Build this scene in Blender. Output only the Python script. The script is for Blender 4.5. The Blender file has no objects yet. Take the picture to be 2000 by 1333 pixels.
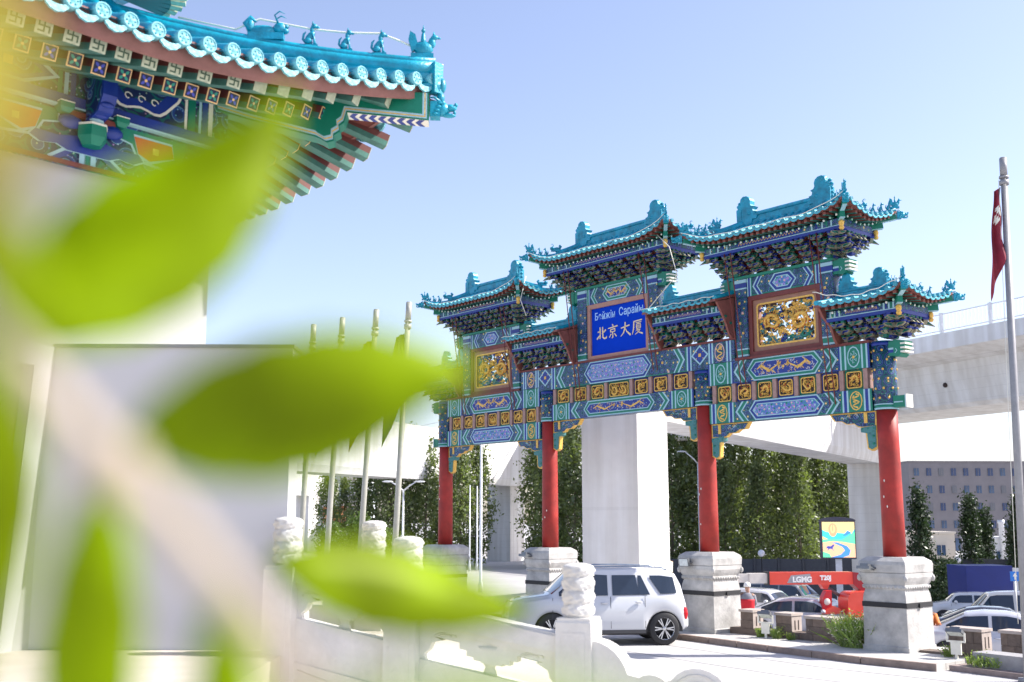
import bpy, bmesh, math, random
from math import sin, cos, pi, radians, atan2, sqrt
from mathutils import Matrix, Vector
S = bpy.context.scene
COL = S.collection
R = random.Random(7)
# ------------------------------------------------------------------ camera, sky, sun, exposure
FPX, HY, HC = 2150.0, 1018.0, 3.2
TH = math.atan((HY - 666.5) / FPX)
cam = bpy.data.cameras.new('camera'); camo = bpy.data.objects.new('camera', cam); COL.objects.link(camo)
camo.location = (0, 0, HC); camo.rotation_euler = (pi / 2 + TH, 0, 0)
cam.sensor_width = 36; cam.lens = FPX / 2000 * 36
cam.clip_start = 0.03; cam.clip_end = 4000
cam.dof.use_dof = True; cam.dof.focus_distance = 27.0; cam.dof.aperture_fstop = 1.9; cam.dof.aperture_blades = 0
S.camera = camo
SUN_AZ = (1.0, 0.02); SUN_EL = radians(43)
world = bpy.data.worlds.new('World'); S.world = world; world.use_nodes = True
wn, wl = world.node_tree.nodes, world.node_tree.links
bgn = wn['Background']; bgn.inputs['Strength'].default_value = 0.145
sky = wn.new('ShaderNodeTexSky'); sky.sky_type = 'NISHITA'; sky.sun_disc = False
sky.sun_elevation = SUN_EL; sky.sun_rotation = atan2(SUN_AZ[0], SUN_AZ[1]); sky.air_density = 1.0; sky.dust_density = 1.3; sky.ozone_density = 2.5
hs = wn.new('ShaderNodeHueSaturation'); hs.inputs['Saturation'].default_value = 0.9
tn = wn.new('ShaderNodeMix'); tn.data_type = 'RGBA'; tn.blend_type = 'MULTIPLY'; tn.inputs[0].default_value = 1; tn.inputs[7].default_value = (1.07, 0.97, 1.0, 1)
wl.new(sky.outputs[0], hs.inputs['Color']); wl.new(hs.outputs[0], tn.inputs[6]); wl.new(tn.outputs[2], bgn.inputs[0])
sl = bpy.data.lights.new('sun', 'SUN'); sl.energy = 4.6; sl.angle = radians(0.5); sl.color = (1, 0.95, 0.88)
so = bpy.data.objects.new('sun', sl); COL.objects.link(so); so.location = (40, 0, 60)
sd = Vector((SUN_AZ[0] * cos(SUN_EL), SUN_AZ[1] * cos(SUN_EL), sin(SUN_EL)))
so.rotation_euler = sd.to_track_quat('Z', 'Y').to_euler()
S.view_settings.view_transform = 'Standard'; S.view_settings.look = 'None'; S.view_settings.exposure = 0.92; S.view_settings.gamma = 1
S.view_settings.use_curve_mapping = False
S.render.engine = 'CYCLES'
try:
    S.cycles.use_denoising = True; S.cycles.denoiser = 'OPENIMAGEDENOISE'
    S.cycles.max_bounces = 8; S.cycles.transparent_max_bounces = 8; S.cycles.sample_clamp_indirect = 6
except Exception: pass

# calculator: photo pixel (2000 wide) + distance -> point
C0 = Vector((0, 0, HC)); FW = Vector((0, cos(TH), sin(TH))); UP = Vector((0, -sin(TH), cos(TH))); RT = Vector((1, 0, 0))
def ray(px, py): return FW + RT * ((px - 1000) / FPX) + UP * ((666.5 - py) / FPX)
def at(px, py, Y): r = ray(px, py); return C0 + r * (Y / r.y)

# ------------------------------------------------------------------ materials
MATS = {}
def mat(name, col, rough=0.6, metal=0.0, var=0.12, scale=6.0, bump=0.0, bscale=40.0, spec=0.5, coat=0.0, emis=None, trans=None):
    if name in MATS: return MATS[name]
    m = bpy.data.materials.new(name); m.use_nodes = True; MATS[name] = m
    n, l = m.node_tree.nodes, m.node_tree.links; b = n['Principled BSDF']
    b.inputs['Roughness'].default_value = rough; b.inputs['Metallic'].default_value = metal
    b.inputs['Specular IOR Level'].default_value = spec; b.inputs['Coat Weight'].default_value = coat
    tc = n.new('ShaderNodeTexCoord'); nz = n.new('ShaderNodeTexNoise'); nz.inputs['Scale'].default_value = scale; nz.inputs['Detail'].default_value = 6
    nz.inputs['Roughness'].default_value = 0.65
    l.new(tc.outputs['Object'], nz.inputs['Vector'])
    cr = n.new('ShaderNodeValToRGB'); cr.color_ramp.elements[0].position = 0.3; cr.color_ramp.elements[1].position = 0.72
    a = [max(0, c * (1 - var)) for c in col]; d = [min(1, c * (1 + var)) for c in col]
    cr.color_ramp.elements[0].color = (*a, 1); cr.color_ramp.elements[1].color = (*d, 1)
    l.new(nz.outputs['Fac'], cr.inputs[0]); l.new(cr.outputs[0], b.inputs['Base Color'])
    if bump:
        n2 = n.new('ShaderNodeTexNoise'); n2.inputs['Scale'].default_value = bscale; n2.inputs['Detail'].default_value = 4
        l.new(tc.outputs['Object'], n2.inputs['Vector'])
        bp = n.new('ShaderNodeBump'); bp.inputs['Strength'].default_value = bump; bp.inputs['Distance'].default_value = 0.02
        l.new(n2.outputs['Fac'], bp.inputs['Height']); l.new(bp.outputs[0], b.inputs['Normal'])
    if emis:
        b.inputs['Emission Color'].default_value = (*emis[0], 1); b.inputs['Emission Strength'].default_value = emis[1]
    return m

def scroll_mat(name, base, ring1, ring2, line, dot, scale=5.0):
    """painted ground of round rosettes: bands by distance from the cell centre, plus small flecks"""
    m = bpy.data.materials.new(name); m.use_nodes = True; MATS[name] = m
    n, l = m.node_tree.nodes, m.node_tree.links; b = n['Principled BSDF']; b.inputs['Roughness'].default_value = 0.45
    tc = n.new('ShaderNodeTexCoord')
    v = n.new('ShaderNodeTexVoronoi'); v.inputs['Scale'].default_value = scale; v.inputs['Randomness'].default_value = 0.55
    l.new(tc.outputs['Object'], v.inputs['Vector'])
    cr = n.new('ShaderNodeValToRGB'); cr.color_ramp.interpolation = 'CONSTANT'
    stops = [(0, dot), (0.13, base), (0.2, ring1), (0.3, line), (0.325, base), (0.4, ring2), (0.48, line), (0.5, base), (0.62, ring1), (0.7, base)]
    e = cr.color_ramp.elements
    e[0].position = 0; e[0].color = (*dot, 1); e[1].position = stops[1][0]; e[1].color = (*stops[1][1], 1)
    for p, c in stops[2:]: x = e.new(p); x.color = (*c, 1)
    l.new(v.outputs['Distance'], cr.inputs[0])
    v2 = n.new('ShaderNodeTexVoronoi'); v2.inputs['Scale'].default_value = scale * 4.2; l.new(tc.outputs['Object'], v2.inputs['Vector'])
    c2 = n.new('ShaderNodeValToRGB'); c2.color_ramp.interpolation = 'CONSTANT'
    c2.color_ramp.elements[0].color = (1, 1, 1, 1); c2.color_ramp.elements[1].position = 0.17; c2.color_ramp.elements[1].color = (0, 0, 0, 1)
    l.new(v2.outputs['Distance'], c2.inputs[0])
    hsv = n.new('ShaderNodeMix'); hsv.data_type = 'RGBA'
    l.new(v2.outputs['Color'], hsv.inputs[6]); hsv.inputs[7].default_value = (*line, 1); hsv.inputs[0].default_value = 0.7
    mx = n.new('ShaderNodeMix'); mx.data_type = 'RGBA'
    l.new(c2.outputs[0], mx.inputs[0]); l.new(cr.outputs[0], mx.inputs[6]); l.new(hsv.outputs[2], mx.inputs[7])
    l.new(mx.outputs[2], b.inputs['Base Color'])
    return m

GREEN = mat('green_paint', (0.0, 0.18, 0.11), 0.45, var=0.12)
BLUE = mat('blue_paint', (0.006, 0.03, 0.24), 0.45, var=0.15)
PALE = mat('pale_cyan_paint', (0.34, 0.56, 0.62), 0.5, var=0.06)
GOLD = mat('gold_leaf', (0.86, 0.47, 0.09), 0.4, metal=0.1, var=0.35, scale=25, bump=0.5, bscale=60)
DARK = mat('dark_recess', (0.035, 0.02, 0.018), 0.7)
BROWN = mat('brown_painted_timber', (0.22, 0.07, 0.055), 0.6, var=0.25, scale=5, bump=0.2)
WHITE = mat('white_trim_paint', (0.78, 0.76, 0.66), 0.5, var=0.05)
PINK = mat('pale_pink_paint', (0.70, 0.45, 0.38), 0.5)
TEALP = mat('teal_carved_cloud', (0.05, 0.20, 0.20), 0.5, var=0.3, scale=20)
MAROON = mat('maroon_timber', (0.16, 0.03, 0.025), 0.55, var=0.2)
SCROLL = scroll_mat('blue_rosette_painting', (0.006, 0.02, 0.085), (0.0, 0.12, 0.11), (0.012, 0.05, 0.22), (0.14, 0.30, 0.40), (0.85, 0.6, 0.2), 4.6)
LATT = scroll_mat('lattice_flower_painting', (0.08, 0.12, 0.50), (0.02, 0.33, 0.27), (0.36, 0.16, 0.50), (0.40, 0.60, 0.72), (0.75, 0.45, 0.55), 7.5)
ORANGE = mat('vermilion_paint', (0.55, 0.10, 0.03), 0.5)
PM = [SCROLL, GREEN, BLUE, PALE, GOLD, DARK, BROWN, WHITE, PINK, TEALP, MAROON, LATT, ORANGE, mat('dull_gold_outline', (.26, .24, .16), .5), mat('deep_blue_bracket_paint', (.006, .025, .22), .45), mat('deep_green_bracket_paint', (.0, .12, .085), .45)]
iSC, iGR, iBL, iPA, iGO, iDK, iBR, iWH, iPK, iTE, iMA, iLA, iOR, iOL, iDB, iDG = range(16)
TILE = mat('glazed_turquoise_tile', (0.0, 0.28, 0.40), 0.42, var=0.42, scale=4.5, bump=0.35, bscale=30, coat=0.12)
TILE2 = mat('glazed_tile_face', (0.06, 0.36, 0.45), 0.4, var=0.28, scale=9, bump=0.5, bscale=50, coat=0.1)
WOOD = mat('weathered_pink_brown_board', (0.25, 0.115, 0.10), 0.75, var=0.25, scale=3, bump=0.3, bscale=12)
STONE = mat('pale_marble', (0.64, 0.625, 0.59), 0.6, var=0.13, scale=2.2, bump=0.35, bscale=22)
WHITEWALL = mat('white_panel_wall', (0.74, 0.74, 0.74), 0.55, var=0.03, scale=0.7, bump=0.04)
def concrete(name, col, sx, sz, dark=.86):
    m = mat(name, col, 0.8, var=0.09, scale=0.35, bump=0.2, bscale=3); n, l = m.node_tree.nodes, m.node_tree.links; b = n['Principled BSDF']
    src = b.inputs['Base Color'].links[0].from_socket
    tc = n.new('ShaderNodeTexCoord'); mp = n.new('ShaderNodeSeparateXYZ'); l.new(tc.outputs['Object'], mp.inputs[0])
    def saw(sock, period, w):
        d = n.new('ShaderNodeMath'); d.operation = 'DIVIDE'; l.new(sock, d.inputs[0]); d.inputs[1].default_value = period
        f = n.new('ShaderNodeMath'); f.operation = 'FRACT'; l.new(d.outputs[0], f.inputs[0]); c = n.new('ShaderNodeMath'); c.operation = 'LESS_THAN'; l.new(f.outputs[0], c.inputs[0]); c.inputs[1].default_value = w; return c.outputs[0]
    a = saw(mp.outputs[2], sz, .035)
    st = n.new('ShaderNodeTexNoise'); st.inputs['Scale'].default_value = 1.0; st.inputs['Detail'].default_value = 5
    mm = n.new('ShaderNodeMapping'); mm.inputs['Scale'].default_value = (1.6, 1.6, .12); l.new(tc.outputs['Object'], mm.inputs[0]); l.new(mm.outputs[0], st.inputs['Vector'])
    cr = n.new('ShaderNodeValToRGB'); cr.color_ramp.elements[0].position = .38; cr.color_ramp.elements[0].color = (.80, .78, .75, 1); cr.color_ramp.elements[1].position = .62; cr.color_ramp.elements[1].color = (1, 1, 1, 1); l.new(st.outputs['Fac'], cr.inputs[0])
    m1 = n.new('ShaderNodeMix'); m1.data_type = 'RGBA'; m1.blend_type = 'MULTIPLY'; m1.inputs[0].default_value = .8; l.new(src, m1.inputs[6]); l.new(cr.outputs[0], m1.inputs[7])
    m2 = n.new('ShaderNodeMix'); m2.data_type = 'RGBA'; m2.blend_type = 'MULTIPLY'; l.new(a, m2.inputs[0]); l.new(m1.outputs[2], m2.inputs[6]); m2.inputs[7].default_value = (dark, dark, dark, 1)
    l.new(m2.outputs[2], b.inputs['Base Color']); return m
CONC = concrete('viaduct_concrete', (0.70, 0.69, 0.665), 2.4, .62)
METAL = mat('painted_grey_metal', (0.50, 0.51, 0.52), 0.4, metal=0.3, var=0.05)
BLACK = mat('black_rubber', (0.02, 0.02, 0.022), 0.7, var=0.2)

# ------------------------------------------------------------------ mesh builder
class MB:
    def __init__(s): s.v = []; s.f = []; s.m = []; s.s = []; s.T = None
    def add(s, vs, fs, mi=0, sm=False):
        o = len(s.v)
        if s.T is not None: vs = [tuple(s.T @ Vector(p)) for p in vs]
        s.v += [tuple(p) for p in vs]
        for f in fs: s.f.append([i + o for i in f]); s.m.append(mi); s.s.append(sm)
        return s
    def box(s, x0, x1, y0, y1, z0, z1, mi=0):
        return s.add([(x0, y0, z0), (x1, y0, z0), (x1, y1, z0), (x0, y1, z0), (x0, y0, z1), (x1, y0, z1), (x1, y1, z1), (x0, y1, z1)],
                     [(0, 3, 2, 1), (4, 5, 6, 7), (0, 1, 5, 4), (1, 2, 6, 5), (2, 3, 7, 6), (3, 0, 4, 7)], mi)
    def bar(s, p, q, w, h, mi=0, up=(0, 0, 1)):
        p, q = Vector(p), Vector(q); d = (q - p).normalized(); u = Vector(up); a = d.cross(u)
        if a.length < 1e-4: a = d.cross(Vector((1, 0, 0)))
        a.normalize(); b = a.cross(d)
        vs = [c + a * (i * w / 2) + b * (j * h / 2) for c in (p, q) for i, j in ((-1, -1), (1, -1), (1, 1), (-1, 1))]
        return s.add(vs, [(3, 2, 1, 0), (4, 5, 6, 7), (0, 1, 5, 4), (1, 2, 6, 5), (2, 3, 7, 6), (3, 0, 4, 7)], mi)
    def prism(s, poly, y0, y1, mi=0, ax='y', sm=False):
        n = len(poly)
        if ax == 'y': vs = [(x, y0, z) for x, z in poly] + [(x, y1, z) for x, z in poly]
        elif ax == 'x': vs = [(y0, x, z) for x, z in poly] + [(y1, x, z) for x, z in poly]
        else: vs = [(x, z, y0) for x, z in poly] + [(x, z, y1) for x, z in poly]
        s.add(vs, [list(range(n)), list(range(2 * n - 1, n - 1, -1))], mi)
        o = len(s.v) - 2 * n
        for i in range(n):
            j = (i + 1) % n; s.f.append([o + i, o + n + i, o + n + j, o + j]); s.m.append(mi); s.s.append(sm)
        return s
    def flat(s, poly, y, mi=0): return s.add([(x, y, z) for x, z in poly], [list(range(len(poly)))], mi)
    def tube(s, pts, r, n=8, mi=0, sm=True, caps=True):
        pts = [Vector(p) for p in pts]; N = len(pts)
        if not isinstance(r, (list, tuple)): r = [r] * N
        vs = []; prev = None
        for i, p in enumerate(pts):
            d = (pts[min(i + 1, N - 1)] - pts[max(i - 1, 0)]).normalized()
            if prev is None:
                a = d.cross(Vector((0, 0, 1)))
                if a.length < 0.05: a = d.cross(Vector((0, 1, 0)))
            else: a = prev - d * prev.dot(d)
            a.normalize(); prev = a; b = d.cross(a)
            vs += [p + (a * cos(2 * pi * k / n) + b * sin(2 * pi * k / n)) * r[i] for k in range(n)]
        fs = [(i * n + k, i * n + (k + 1) % n, (i + 1) * n + (k + 1) % n, (i + 1) * n + k) for i in range(N - 1) for k in range(n)]
        s.add(vs, fs, mi, sm)
        if caps:
            o = len(s.v) - N * n
            s.f.append([o + k for k in range(n)][::-1]); s.m.append(mi); s.s.append(False)
            s.f.append([o + (N - 1) * n + k for k in range(n)]); s.m.append(mi); s.s.append(False)
        return s
    def lathe(s, prof, n=16, c=(0, 0, 0), mi=0, sm=True, ph=0, sx=1, sy=1, caps=True):
        N = len(prof)
        vs = [(c[0] + r * cos(2 * pi * k / n + ph) * sx, c[1] + r * sin(2 * pi * k / n + ph) * sy, c[2] + z) for r, z in prof for k in range(n)]
        fs = [(i * n + k, i * n + (k + 1) % n, (i + 1) * n + (k + 1) % n, (i + 1) * n + k) for i in range(N - 1) for k in range(n)]
        if caps: fs += [[k for k in range(n)][::-1], [(N - 1) * n + k for k in range(n)]]
        return s.add(vs, fs, mi, sm)
    def sq(s, prof, c=(0, 0, 0), mi=0):   # square stack, prof = (half width, z)
        return s.lathe([(r * sqrt(2), z) for r, z in prof], 4, c, mi, False, pi / 4)
    def ell(s, c, r, mi=0, n=8, rot=None):
        if not isinstance(r, (tuple, list)): r = (r, r, r)
        vs = []; h = max(4, n // 2 + 1)
        for i in range(h + 1):
            t = pi * i / h
            for k in range(n):
                p = Vector((r[0] * sin(t) * cos(2 * pi * k / n), r[1] * sin(t) * sin(2 * pi * k / n), r[2] * cos(t)))
                if rot is not None: p = rot @ p
                vs.append(Vector(c) + p)
        return s.add(vs, [(i * n + k, i * n + (k + 1) % n, (i + 1) * n + (k + 1) % n, (i + 1) * n + k) for i in range(h) for k in range(n)][::1], mi, True)
    def grid(s, fn, nu, nv, mi=0, sm=True):
        vs = [fn(i / nu, j / nv) for i in range(nu + 1) for j in range(nv + 1)]; w = nv + 1
        return s.add(vs, [(i * w + j, (i + 1) * w + j, (i + 1) * w + j + 1, i * w + j + 1) for i in range(nu) for j in range(nv)], mi, sm)
    def mesh(s, name, mats):
        me = bpy.data.meshes.new(name); me.from_pydata(s.v, [], s.f)
        for m in (mats if isinstance(mats, (list, tuple)) else [mats]): me.materials.append(m)
        me.polygons.foreach_set('material_index', s.m); me.polygons.foreach_set('use_smooth', s.s); me.update(); return me

def link(name, data, parent=None, M=None):
    o = bpy.data.objects.new(name, data); COL.objects.link(o)
    if parent is not None: o.parent = parent
    if M is not None: o.matrix_local = M
    return o
def obj(name, mb, mats, parent=None, M=None): return link(name, mb.mesh(name, mats), parent, M)
def tag(o, label=None, cat=None, group=None, kind=None):
    if label: o['label'] = label
    if cat: o['category'] = cat
    if group: o['group'] = group
    if kind: o['kind'] = kind
    return o
def thing(name, label, cat, loc=(0, 0, 0), rz=0.0, group=None):
    o = bpy.data.objects.new(name, None); COL.objects.link(o); o.location = loc; o.rotation_euler = (0, 0, rz); o.empty_display_size = 0.3
    return tag(o, label, cat, group)
def copy_tree(o, parent=None):
    c = o.copy(); COL.objects.link(c); c.parent = parent
    for ch in list(o.children): copy_tree(ch, c)
    return c
TR = Matrix.Translation
def RZ(a): return Matrix.Rotation(a, 4, 'Z')
def RX(a): return Matrix.Rotation(a, 4, 'X')
def RY(a): return Matrix.Rotation(a, 4, 'Y')
def ribbon(mb, pts, w, y, mi, th=None):
    """flat strip in the xz plane at depth y"""
    n = len(pts); L = []
    for i, (x, z) in enumerate(pts):
        a = pts[max(i - 1, 0)]; b = pts[min(i + 1, n - 1)]; dx, dz = b[0] - a[0], b[1] - a[1]; q = sqrt(dx * dx + dz * dz) or 1
        ww = w[i] if isinstance(w, (list, tuple)) else w
        L.append((x - dz / q * ww / 2, z + dx / q * ww / 2, x + dz / q * ww / 2, z - dx / q * ww / 2))
    for i in range(n - 1):
        a, b = L[i], L[i + 1]; mb.add([(a[0], y, a[1]), (a[2], y, a[3]), (b[2], y, b[3]), (b[0], y, b[1])], [(0, 1, 2, 3)], mi)
def ring(mb, poly_o, poly_i, y, mi):
    n = len(poly_o); vs = [(x, y, z) for x, z in poly_o] + [(x, y, z) for x, z in poly_i]
    mb.add(vs, [(i, (i + 1) % n, n + (i + 1) % n, n + i) for i in range(n)], mi)
def rrect(x0, x1, z0, z1, r, k=3):
    P = []
    for cx, cz, a in ((x1 - r, z1 - r, 0), (x0 + r, z1 - r, 90), (x0 + r, z0 + r, 180), (x1 - r, z0 + r, 270)):
        for i in range(k + 1): t = radians(a + 90 * i / k); P.append((cx + r * cos(t), cz + r * sin(t)))
    return P
def textmesh(body, size, name, align='CENTER', offset=0.0, extrude=0.004):
    cu = bpy.data.curves.new('t', 'FONT'); cu.body = body; cu.size = size; cu.align_x = align; cu.align_y = 'CENTER'; cu.offset = offset; cu.extrude = extrude
    o = bpy.data.objects.new('t', cu); COL.objects.link(o); dg = bpy.context.evaluated_depsgraph_get()
    me = bpy.data.meshes.new_from_object(o.evaluated_get(dg)); me.name = name
    bpy.data.objects.remove(o); return me

# ------------------------------------------------------------------ the gate's own frame: x along it (left to right), y away from the camera
GX = Vector((0.64443, -0.76466, 0)); GY = Vector((0.76466, 0.64443, 0)); GA = atan2(GX.y, GX.x)
C4 = Vector((9.788, 28.665, 0)); GO = C4 - GX * 9.6
def g2w(x, y, z=0): return GO + GX * x + GY * y + Vector((0, 0, z))
def w2g(X, Y): d = Vector((X, Y, 0)) - GO; return d.dot(GX), d.dot(GY)
def ground_z(X, Y):
    gx, gy = w2g(X, Y)
    if Y < 10: return -0.15
    lot = -0.75 - 0.04 * (min(max(X, 5), 24) - 9) - 0.03 * (min(Y, 75) - 36)
    lot = max(lot, -2.7)
    t = min(max((gy - 0.5) / 2.2, 0), 1); t = t * t * (3 - 2 * t)
    # to the left of the gate and under the viaduct the ground stays nearer the road's level
    u = min(max((X - 2.0) / 3.0, 0), 1)
    return -0.15 + t * (lot + 0.15) * (0.35 + 0.65 * u)

# ------------------------------------------------------------------ ground, road, pavement
ASPH = mat('sunlit_light_paving', (0.40, 0.39, 0.385), 0.85, var=0.12, scale=0.5, bump=0.3, bscale=30)
ROADM = mat('pale_road_slabs', (0.47, 0.46, 0.45), 0.85, var=0.10, scale=0.35, bump=0.3, bscale=25)
SIDEM = mat('pavement_stone', (0.52, 0.50, 0.47), 0.8, var=0.10, scale=1.2, bump=0.2, bscale=20)
KERBM = mat('brown_granite_kerb', (0.26, 0.20, 0.17), 0.8, var=0.2, scale=6, bump=0.3)
mb = MB()
xs = [-900, -300, -120, -60] + [-40 + 2.0 * i for i in range(56)] + [90, 140, 300, 900]
ys = [-60, -20, 0] + [4 + 1.0 * i for i in range(66)] + [75, 90, 120, 200, 400, 900, 2500]
W_ = len(ys)
mb.add([(x, y, ground_z(x, y)) for x in xs for y in ys], [(i * W_ + j, (i + 1) * W_ + j, (i + 1) * W_ + j + 1, i * W_ + j + 1) for i in range(len(xs) - 1) for j in range(W_ - 1)], 0, True)
tag(obj('ground', mb, ASPH), kind='structure')
KP = [(-12, -1.15), (-4, -1.15), (1.0, -1.25), (3.6, -1.43), (6.95, -1.9), (9.9, -2.25), (11.75, -2.12)]   # kerb line, gate frame
mb = MB()
poly = [(-40, -30), (40, -30), (40, -2.4)] + [(x, y + 0.02) for x, y in KP[::-1]] + [(-40, -1.15)]
poly = [(-40, -28), (40, -28), (40, -2.25), (11.75, -2.25), (9.9, -2.25), (6.95, -1.9), (3.6, -1.43), (1, -1.25), (-4, -1.15), (-40, -1.15)]
mb.add([tuple(g2w(x, y, -0.146)) for x, y in poly], [list(range(len(poly)))], 0)
road = tag(obj('road', mb, ROADM), kind='structure')
mbj = MB()
for k in (1, 3, 6):      # joints between the road's slab strips run beside the kerb
    pts = [g2w(x, y - 0.9 * k - 0.35, -0.142) for x, y in KP[1:]] + [g2w(22, -2.4 - 0.9 * k, -0.142)]
    for a, b in zip(pts, pts[1:]): mbj.bar(a, b, 0.022, 0.002)
JOINT = mat('dark_joint', (0.22, 0.21, 0.20), 0.9)
obj('road_joint', mbj, JOINT, road)
mb = MB()
top = KP + [(11.75, 1.3), (-12, 1.3)]
inner = [(x, y + 0.14) for x, y in KP[:-1]] + [(11.6, -1.98), (11.6, 1.3), (-12, 1.3)]
n_ = len(inner)
mb.add([tuple(g2w(x, y, 0)) for x, y in inner] + [tuple(g2w(x, y, -0.6)) for x, y in inner],
       [list(range(n_)), list(range(2 * n_ - 1, n_ - 1, -1))] + [(i, n_ + i, n_ + (i + 1) % n_, (i + 1) % n_) for i in range(n_)], 0)
side = tag(obj('pavement', mb, SIDEM), kind='structure')
for (a, b) in zip(KP, KP[1:]):
    L = sqrt((b[0] - a[0]) ** 2 + (b[1] - a[1]) ** 2); n = max(1, round(L / 1.25))
    for i in range(n):
        p = [a[j] + (b[j] - a[j]) * (i / n + 0.004) for j in (0, 1)]; q = [a[j] + (b[j] - a[j]) * ((i + 1) / n - 0.004) for j in (0, 1)]
        dz = R.uniform(-0.006, 0.006)
        m = MB().bar(g2w(p[0], p[1] + 0.07, -0.14 + dz), g2w(q[0], q[1] + 0.07, -0.14 + dz), 0.14, 0.30)
        obj('kerb_stone', m, KERBM, side)
for i in range(3):
    m = MB().bar(g2w(11.68, -2.1 + 0.42 * i, -0.135), g2w(11.68, -1.7 + 0.42 * i, -0.135), 0.14, 0.29); obj('kerb_stone', m, SIDEM, side)

# ------------------------------------------------------------------ painted timber
def hexa(cx, cz, hl, hh, cut): return [(cx - hl, cz), (cx - hl + cut, cz + hh), (cx + hl - cut, cz + hh), (cx + hl, cz), (cx + hl - cut, cz - hh), (cx - hl + cut, cz - hh)]
def dragon2d(mb, cx, cz, L, H, y, rr, mi=iGO, flip=1):
    N = 40; pts = []; w = []
    for i in range(N + 1):
        t = i / N; a = t * 2 * pi * 1.35
        pts.append((cx + flip * ((t - 0.5) * L * 0.78 + .05 * L * sin(2 * a)), cz + H * 0.23 * sin(a) * (1.1 - .3 * t))); w.append(H * (0.05 + 0.11 * sin(pi * min(1, t * 1.1 + .05))))
    ribbon(mb, pts, w, y, mi)
    hx, hz = pts[-1]
    for k in range(7):
        a = rr.uniform(-1.5, 1.5); q = H * rr.uniform(.16, .3); ribbon(mb, [(hx, hz), (hx + flip * q * .6 * cos(a), hz + q * .6 * sin(a)), (hx + flip * q * cos(a + .4), hz + q * sin(a + .4))], [H * .1, H * .07, H * .02], y - .001, mi)
    for k in range(6):
        x, z = pts[3 + k * 6]; s_ = 1 if k % 2 else -1; d = rr.uniform(-.3, .3)
        ribbon(mb, [(x, z), (x + H * d, z + s_ * H * .17), (x + H * (d + .12), z + s_ * H * .26)], H * .05, y - .0005, mi)
    for k in range(34):
        x = cx + rr.uniform(-.5, .5) * L; z = cz + rr.uniform(-.4, .4) * H; q = H * rr.uniform(.04, .08); s0 = rr.uniform(0, 6)
        ribbon(mb, [(x + q * cos(a), z + q * sin(a)) for a in [s0 + j * 1.0 for j in range(5)]], H * .03, y + .0005, rr.choice([iPK, iGO, iGO, iPA, iWH]))
def rosette(mb, x, z, r, y, c=iGO):
    mb.flat([(x + r * cos(a * pi / 4) * (1 if a % 2 else .72), z + r * sin(a * pi / 4) * (1 if a % 2 else .72)) for a in range(8)], y, c)
def medallion(mb, x, z, hw, hh, y, A, rr, gold=True):
    ring(mb, [(x + hw * cos(t * pi / 6), z + hh * sin(t * pi / 6)) for t in range(12)], [(x + hw * .84 * cos(t * pi / 6), z + hh * .88 * sin(t * pi / 6)) for t in range(12)], y, A)
    if gold:
        pts = [(x + hw * .5 * sin(t * 1.1), z + hh * (.72 - 1.44 * t / 12)) for t in range(13)]; ribbon(mb, pts, hw * .2, y - .001, iPK if rr.random() < .4 else iGO)
        for k in range(5): rosette(mb, x + rr.uniform(-.5, .5) * hw, z + rr.uniform(-.6, .6) * hh, hw * .14, y - .001, iGO)
    else:
        for k in range(6):
            a = k * pi / 3; ribbon(mb, [(x + hw * .2 * cos(a), z + hh * .2 * sin(a)), (x + hw * .6 * cos(a + .3), z + hh * .6 * sin(a + .3)), (x + hw * .4 * cos(a + .8), z + hh * .5 * sin(a + .8))], hw * .1, y - .001, A)
        rosette(mb, x, z, hw * .24, y - .002, iGO)
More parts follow.
